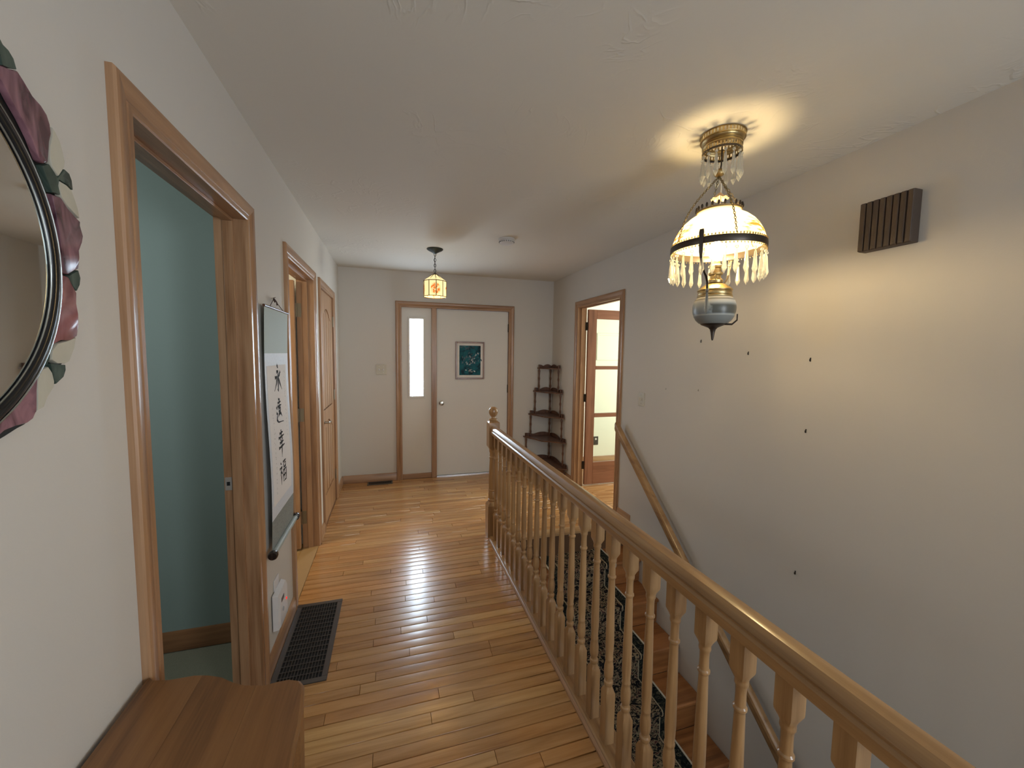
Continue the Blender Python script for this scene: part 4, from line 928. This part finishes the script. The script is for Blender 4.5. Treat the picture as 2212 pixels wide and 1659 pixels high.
for i in range(NP):
    a0, a1 = 2 * PI * (i + .5) / NP + .004, 2 * PI * (i + 1.5) / NP - .004
    def rp(a_, r_, z_): return (PX + r_ * math.cos(a_), PY + r_ * math.sin(a_), z_)
    mb = MB(); mb.loft([[rp(a0, RR, z_), rp(a1, RR, z_), rp(a1, RR - .002, z_), rp(a0, RR - .002, z_)] for z_ in (2.016, 2.149)]); obj('glass_panel', mb, sm_, shd, smooth=0)
    mb = MB(); mb.loft([[rp(a0, r_, z_), rp(a1, r_, z_), rp(a1, r_ - .002, z_ - .002), rp(a0, r_ - .002, z_ - .002)] for r_, z_ in ((RR + .003, 2.152), (.022, 2.212))]); obj('roof_panel', mb, sm_, shd, smooth=0)
ld = MB()
for i in range(NP):
    a_ = 2 * PI * (i + .5) / NP
    ld.tube([rp(a_, RR, 2.014), rp(a_, RR, 2.15), rp(a_, .022, 2.213)], .0032, 5)
for r_, z_ in ((RR + .002, 2.151), (RR, 2.015)): ld.tube([rp(2 * PI * (i + .5) / NP, r_, z_) for i in range(NP)], .0032, 5, closed=True)
obj('lead_lines', ld, leadb, shd)
obj('bulb', MB().sphere((PX, PY, 2.105), .024), emit('small_warm_bulb', (1, .74, .40), BULB_SMALL), pn)

# ------------------------------------------------------------------ chandelier
CX, CY = 1.340, 1.41
cl = thing('chandelier', (CX, CY, 1.58), 'antique hanging oil lamp chandelier with domed glass shade and crystal prisms', 'chandelier')
los = Vector((CX, CY)).normalized()
def az(th):                              # th = 0 faces the viewer side, positive to the right
    base = math.atan2(-los.y, -los.x); return base + th
# canopy: pierced rings
def pierced(mb, r_, z0, z1, n, bar=.35):
    for i in range(n):
        a0, a1 = 2 * PI * i / n, 2 * PI * (i + bar) / n
        mb.loft([[(CX + rr_ * math.cos(a_), CY + rr_ * math.sin(a_), z_) for rr_, a_ in ((r_, a0), (r_, a1), (r_ - .002, a1), (r_ - .002, a0))] for z_ in (z0, z1)])
cn = MB(); cn.lathe([(.119, 2.438), (.121, 2.434), (.118, 2.431), (.114, 2.431)], (CX, CY, 0), 48); pierced(cn, .116, 2.408, 2.432, 40, .5); cn.lathe([(.114, 2.4085), (.118, 2.407), (.117, 2.403), (.108, 2.400), (.105, 2.392), (.100, 2.388), (.104, 2.382), (.106, 2.378), (.103, 2.374), (.100, 2.372)], (CX, CY, 0), 48)
cn.lathe([(.100, 2.372), (.104, 2.366), (.105, 2.360), (.101, 2.355)], (CX, CY, 0), 48); pierced(cn, .101, 2.335, 2.356, 36, .5); cn.lathe([(.0985, 2.337), (.102, 2.335), (.102, 2.331), (.0985, 2.329)], (CX, CY, 0), 48)
cnp = obj('canopy', cn, brassM, cl)
obj('canopy_band', MB().lathe([(.1, 2.318), (.104, 2.319), (.104, 2.330), (.1, 2.331), (.098, 2.325), (.1, 2.318)], (CX, CY, 0), 48), brassdark, cnp)
def beads(r_, z_, n, rb_, name, mat, par):
    mb = MB()
    for i in range(n):
        a_ = 2 * PI * i / n; mb.sphere((CX + r_ * math.cos(a_), CY + r_ * math.sin(a_), z_), rb_, 6, 4)
    obj(name, mb, mat, par)
beads(.103, 2.334, 48, .003, 'beading', brassM, cnp); beads(.103, 2.3155, 40, .003, 'beading', brassM, cnp)
obj('ceiling_plate', MB().lathe([(.0005, 2.437), (.06, 2.437), (.06, 2.425), (.02, 2.415), (.01, 2.40), (.0005, 2.40)], (CX, CY, 0), 24), brassM, cl)
# stem hook to medallion
obj('hook', MB().tube([(CX, CY, 2.405), (CX, CY, 2.32), (CX - .004, CY, 2.30)], .004, 8), brassdark, cl)
obj('medallion', MB().sphere((CX - .012, CY, 2.285), .030, 18, 10, (1, 1, .55)), brassM, cl)
# prisms
pz = MB(); pz.sphere((0, 0, -.008), .0065, 8, 6); pz.lathe([(.0012, -.014), (.0042, -.022), (.0050, -.030), (.0080, -.070), (.0105, -.086), (.0070, -.096), (.0006, -.108)], (0, 0, 0), 6)
prism_me = mesh_of(pz, crystalM, smooth=0); prism_me.name = 'prism'
NPR = 28
for i in range(NPR):
    a_ = 2 * PI * (i + .3) / NPR; place('prism', prism_me, (CX + .246 * math.cos(a_), CY + .246 * math.sin(a_), 1.942), cl)
for i in range(14):
    a_ = 2 * PI * (i + .2) / 14; o = place('prism', prism_me, (CX + .100 * math.cos(a_), CY + .100 * math.sin(a_), 2.316), cl)
# rim band
ri = MB(); ri.lathe([(.247, 1.957), (.251, 1.958), (.2525, 1.964), (.2525, 1.978), (.251, 1.984), (.246, 1.985), (.244, 1.970), (.247, 1.957)], (CX, CY, 0), 72); rim = obj('rim_band', ri, brassdark, cl)
beads(.2475, 1.989, 90, .0042, 'beading', brassM, rim); beads(.2485, 1.952, 84, .0036, 'beading', brassM, rim)
# glass shade
shm, t, b = nt('painted_opal_shade'); L = t.links.new; t.nodes.remove(b)
g = N(t, 'ShaderNodeNewGeometry'); sub = N(t, 'ShaderNodeVectorMath', operation='SUBTRACT'); L(g.outputs['Position'], sub.inputs[0]); sub.inputs[1].default_value = (CX, CY, 2.02)
sx = N(t, 'ShaderNodeSeparateXYZ'); L(sub.outputs[0], sx.inputs[0])
an = N(t, 'ShaderNodeMath', operation='ARCTAN2'); L(sx.outputs[1], an.inputs[0]); L(sx.outputs[0], an.inputs[1])
def lobe(center, wd):
    d = N(t, 'ShaderNodeMath', operation='SUBTRACT'); L(an.outputs[0], d.inputs[0]); d.inputs[1].default_value = center
    c = N(t, 'ShaderNodeMath', operation='COSINE'); L(d.outputs[0], c.inputs[0])
    r = ramp(t, [(wd, (0, 0, 0)), (wd + .06, (1, 1, 1))]); L(c.outputs[0], r.inputs[0]); return r.outputs[0]
lo = N(t, 'ShaderNodeMath', operation='ADD'); L(lobe(az(1.0), .86), lo.inputs[0]); L(lobe(az(-1.15), .84), lo.inputs[1])
zr = ramp(t, [(.40, (0, 0, 0)), (.46, (1, 1, 1)), (.56, (1, 1, 1)), (.64, (0, 0, 0))]); zo = N(t, 'ShaderNodeMath', operation='MULTIPLY_ADD'); L(sx.outputs[2], zo.inputs[0]); zo.inputs[1].default_value = 2.5; zo.inputs[2].default_value = .5; L(zo.outputs[0], zr.inputs[0])
mp = N(t, 'ShaderNodeMapping'); mp.inputs['Scale'].default_value = (18, 18, 70); L(sub.outputs[0], mp.inputs['Vector'])
no = N(t, 'ShaderNodeTexNoise'); no.inputs['Scale'].default_value = 1; no.inputs['Detail'].default_value = 3; L(mp.outputs[0], no.inputs['Vector']); rn = ramp(t, [(.46, (0, 0, 0)), (.58, (1, 1, 1))]); L(no.outputs['Fac'], rn.inputs[0])
m1 = N(t, 'ShaderNodeMath', operation='MULTIPLY'); L(lo.outputs[0], m1.inputs[0]); L(zr.outputs[0], m1.inputs[1]); m2 = N(t, 'ShaderNodeMath', operation='MULTIPLY'); L(m1.outputs[0], m2.inputs[0]); L(rn.outputs[0], m2.inputs[1])
mx = N(t, 'ShaderNodeMix', data_type='RGBA'); L(m2.outputs[0], mx.inputs['Factor']); mx.inputs['A'].default_value = (.90, .80, .52, 1); mx.inputs['B'].default_value = (.42, .13, .03, 1)
df = N(t, 'ShaderNodeBsdfDiffuse'); tl = N(t, 'ShaderNodeBsdfTranslucent'); gl = N(t, 'ShaderNodeBsdfGlossy'); gl.inputs['Roughness'].default_value = .1
L(mx.outputs['Result'], df.inputs[0]); L(mx.outputs['Result'], tl.inputs[0]); s1 = N(t, 'ShaderNodeMixShader'); s1.inputs[0].default_value = .52; L(df.outputs[0], s1.inputs[1]); L(tl.outputs[0], s1.inputs[2])
s2 = N(t, 'ShaderNodeMixShader'); s2.inputs[0].default_value = .05; L(s1.outputs[0], s2.inputs[1]); L(gl.outputs[0], s2.inputs[2]); L(s2.outputs[0], t.nodes['Material Output'].inputs[0])
sp2 = [(.2445, 1.984), (.241, 2.000), (.230, 2.025), (.212, 2.050), (.188, 2.074), (.158, 2.094), (.132, 2.106), (.118, 2.110), (.113, 2.116), (.113, 2.126)]
obj('glass_shade', MB().lathe(sp2, (CX, CY, 0), 72), shm, cl, smooth=60)
gy = MB(); gy.lathe([(.112, 2.122), (.118, 2.123), (.118, 2.130), (.112, 2.131)], (CX, CY, 0), 48)
gal = obj('shade_gallery', gy, brassM, cl)
cr = MB()
for i in range(24):
    a_ = 2 * PI * i / 24; cr.sphere((CX + .119 * math.cos(a_), CY + .119 * math.sin(a_), 2.139), .007, 6, 5, (1, 1, 1.5))
obj('crown_points', cr, brassdark, gal)
chainM = plain('aged_chain_metal', (.20, .16, .09), rough=.35, metal=.9)
# chains from the medallion to the rim
for th in (-.93, .36, 2.25, 3.45):
    A_ = Vector((CX - .012, CY, 2.272)); B_ = Vector((CX + .247 * math.cos(az(th)), CY + .247 * math.sin(az(th)), 1.990))
    n = 30; mb = MB(); dr = (B_ - A_).normalized(); s1_ = dr.orthogonal().normalized(); s2_ = dr.cross(s1_)
    for i in range(n):
        c = A_.lerp(B_, (i + .5) / n); u_ = (i + .5) / n; bo_ = .034 * math.sin(PI * u_ ** 1.35); c.x += bo_ * math.cos(az(th)); c.y += bo_ * math.sin(az(th)); c.z += .012 * math.sin(PI * u_); sd_ = s1_ if i % 2 else s2_; hl = (B_ - A_).length / n * .62
        mb.tube([c + dr * hl * math.sin(2 * PI * q / 8) + sd_ * .0048 * math.cos(2 * PI * q / 8) for q in range(8)], .0019, 5, closed=True)
    obj('chain', mb, chainM, cl)
# smoke bell and cord
sb = MB()
n = 40; rings = []
for r_, z_, wv in ((.006, 2.205, 0), (.018, 2.196, 0), (.034, 2.186, .001), (.046, 2.180, .003)):
    rings.append([(CX + r_ * (1 + wv * 14 * math.sin(8 * 2 * PI * j / n)) * math.cos(2 * PI * j / n), CY + r_ * (1 + wv * 14 * math.sin(8 * 2 * PI * j / n)) * math.sin(2 * PI * j / n), z_ + wv * math.cos(8 * 2 * PI * j / n)) for j in range(n)])
sb.loft(rings, cap=False); obj('smoke_bell', sb, plain('peach_glass_bell', (.80, .48, .24), rough=.25), cl, smooth=60)
obj('cord', MB().tube([(CX - .01, CY, 2.27), (CX + .004, CY - .004, 2.24), (CX + .008, CY, 2.20), (CX + .004, CY, 2.16), (CX - .015, CY, 2.13), (CX - .02, CY, 2.08)], .0032, 8), plain('ivory_cord', (.7, .66, .55), rough=.5), cl)
# burner, collar, font, finial
bn = MB(); bn.lathe([(.032, 1.825), (.040, 1.828), (.042, 1.838), (.030, 1.846), (.028, 1.858), (.038, 1.862), (.038, 1.870), (.028, 1.874), (.027, 1.888), (.036, 1.892), (.036, 1.900), (.024, 1.906), (.020, 1.918), (.0005, 1.918)], (CX, CY, 0), 28)
bn.tube([(CX + .03 * -los.x, CY + .03 * -los.y, 1.842), (CX + .085 * -los.x, CY + .085 * -los.y, 1.842)], .003, 6)
wk = Vector((CX - .09 * los.x, CY - .09 * los.y)); bn.lathe([(.010, -.002), (.010, .002)], (wk.x, wk.y, 1.842), 12, 'Y', True); obj('burner', bn, brassM, cl)
obj('bulb', MB().sphere((CX, CY, 1.964), .044, 20, 12, (1, 1, .9)), emit('warm_bulb', (1, .74, .36), BULB_BIG), cl)
obj('collar', MB().lathe([(.034, 1.826), (.055, 1.820), (.078, 1.808), (.090, 1.800), (.094, 1.797), (.094, 1.793), (.089, 1.790), (.091, 1.786), (.091, 1.778), (.089, 1.775), (.094, 1.772), (.094, 1.767), (.088, 1.764)], (CX, CY, 0), 40), brassM, cl)
fm_, t, b = nt('painted_porcelain_font'); L = t.links.new
g = N(t, 'ShaderNodeNewGeometry'); sub = N(t, 'ShaderNodeVectorMath', operation='SUBTRACT'); L(g.outputs['Position'], sub.inputs[0]); sub.inputs[1].default_value = (CX, CY, 1.71)
sx = N(t, 'ShaderNodeSeparateXYZ'); L(sub.outputs[0], sx.inputs[0])
an = N(t, 'ShaderNodeMath', operation='ARCTAN2'); L(sx.outputs[1], an.inputs[0]); L(sx.outputs[0], an.inputs[1])
d = N(t, 'ShaderNodeMath', operation='SUBTRACT'); L(an.outputs[0], d.inputs[0]); d.inputs[1].default_value = az(.75); c = N(t, 'ShaderNodeMath', operation='COSINE'); L(d.outputs[0], c.inputs[0])
no = N(t, 'ShaderNodeTexNoise'); no.inputs['Scale'].default_value = 26; no.inputs['Detail'].default_value = 5; L(sub.outputs[0], no.inputs['Vector'])
q = N(t, 'ShaderNodeMath', operation='MULTIPLY_ADD'); L(no.outputs['Fac'], q.inputs[0]); q.inputs[1].default_value = .9; L(c.outputs[0], q.inputs[2])
rk = ramp(t, [(.86, (0, 0, 0)), (.95, (1, 1, 1))]); q2 = N(t, 'ShaderNodeMath', operation='MULTIPLY'); L(q.outputs[0], q2.inputs[0]); q2.inputs[1].default_value = .88; L(q2.outputs[0], rk.inputs[0])
rz = ramp(t, [(.39, (0, 0, 0)), (.41, (1, 1, 1)), (.53, (1, 1, 1)), (.58, (0, 0, 0))]); zo = N(t, 'ShaderNodeMath', operation='MULTIPLY_ADD'); L(sx.outputs[2], zo.inputs[0]); zo.inputs[1].default_value = 4; zo.inputs[2].default_value = .47; L(zo.outputs[0], rz.inputs[0])
m1 = N(t, 'ShaderNodeMath', operation='MULTIPLY'); L(rk.outputs[0], m1.inputs[0]); L(rz.outputs[0], m1.inputs[1])
bz = ramp(t, [(.0, (.20, .21, .19)), (.36, (.23, .24, .23)), (.38, (.45, .45, .40)), (.40, (.24, .27, .28)), (.56, (.46, .48, .45)), (.62, (.72, .69, .60)), (.645, (.16, .15, .12)), (.66, (.72, .68, .58))]); L(zo.outputs[0], bz.inputs[0])
mx = N(t, 'ShaderNodeMix', data_type='RGBA'); L(m1.outputs[0], mx.inputs['Factor']); L(bz.outputs[0], mx.inputs['A']); mx.inputs['B'].default_value = (.10, .10, .085, 1); L(mx.outputs['Result'], b.inputs['Base Color']); b.inputs['Roughness'].default_value = .32
obj('font', MB().lathe([(.088, 1.766), (.096, 1.762), (.108, 1.750), (.115, 1.735), (.117, 1.718), (.115, 1.702), (.108, 1.684), (.096, 1.668), (.080, 1.656), (.060, 1.650)], (CX, CY, 0), 48), fm_, cl, smooth=60)
obj('finial', MB().lathe([(.066, 1.654), (.070, 1.652), (.064, 1.648), (.045, 1.642), (.026, 1.636), (.016, 1.628), (.012, 1.615), (.009, 1.600), (.007, 1.590), (.004, 1.582), (.0005, 1.580)], (CX, CY, 0), 28), brassdark, cl)
obj('side_handle', MB().tube([(CX + .06 * math.cos(az(1.3)), CY + .06 * math.sin(az(1.3)), 1.650), (CX + .10 * math.cos(az(1.3)), CY + .10 * math.sin(az(1.3)), 1.648), (CX + .125 * math.cos(az(1.3)), CY + .125 * math.sin(az(1.3)), 1.665), (CX + .125 * math.cos(az(1.3)), CY + .125 * math.sin(az(1.3)), 1.69)], .004, 8), brassdark, cl)
for th in (-.30, PI - .30):
    a_ = az(th); ca, sa = math.cos(a_), math.sin(a_); mb = MB()
    path = [(.257, 2.012), (.259, 2.000), (.258, 1.970), (.256, 1.925), (.250, 1.900), (.225, 1.872), (.185, 1.850), (.155, 1.838), (.135, 1.818), (.130, 1.790), (.128, 1.76), (.126, 1.72), (.124, 1.69)]
    wd_ = [.010, .013, .011, .010, .006, .005, .005, .006, .005, .006, .006, .005, .004]
    rings = [[(CX + (r_ + e) * ca - s_2 * sa, CY + (r_ + e) * sa + s_2 * ca, z_) for s_2, e in ((-w2, 0), (w2, 0), (w2, .003), (-w2, .003))] for (r_, z_), w2 in zip(path, wd_)]
    mb.loft(rings); obj('harp_arm', mb, brassdark, cl, smooth=50)
    place('prism', prism_me, (CX + .131 * ca, CY + .131 * sa, 1.795), cl)

# the fitting was drawn over-wide; bring every radius to size (prisms keep their own size)
done = set(); KR = .74
for o in list(cl.children) + [c for q in cl.children for c in q.children]:
    o.location.x *= KR; o.location.y *= KR
    if o.data and o.data is not prism_me and o.data.name not in done:
        done.add(o.data.name); top_ = o.name.split('.')[0] in ('canopy', 'canopy_band', 'beading', 'ceiling_plate')
        for v in o.data.vertices:
            v.co.x *= KR; v.co.y *= KR
            zw = v.co.z + 1.58
            if top_ and zw > 2.25: v.co.z = (2.44 - (2.44 - zw) * .64) - 1.58
    elif o.data is prism_me and o.location.z + 1.58 > 2.25: o.location.z = 2.358 - 1.58
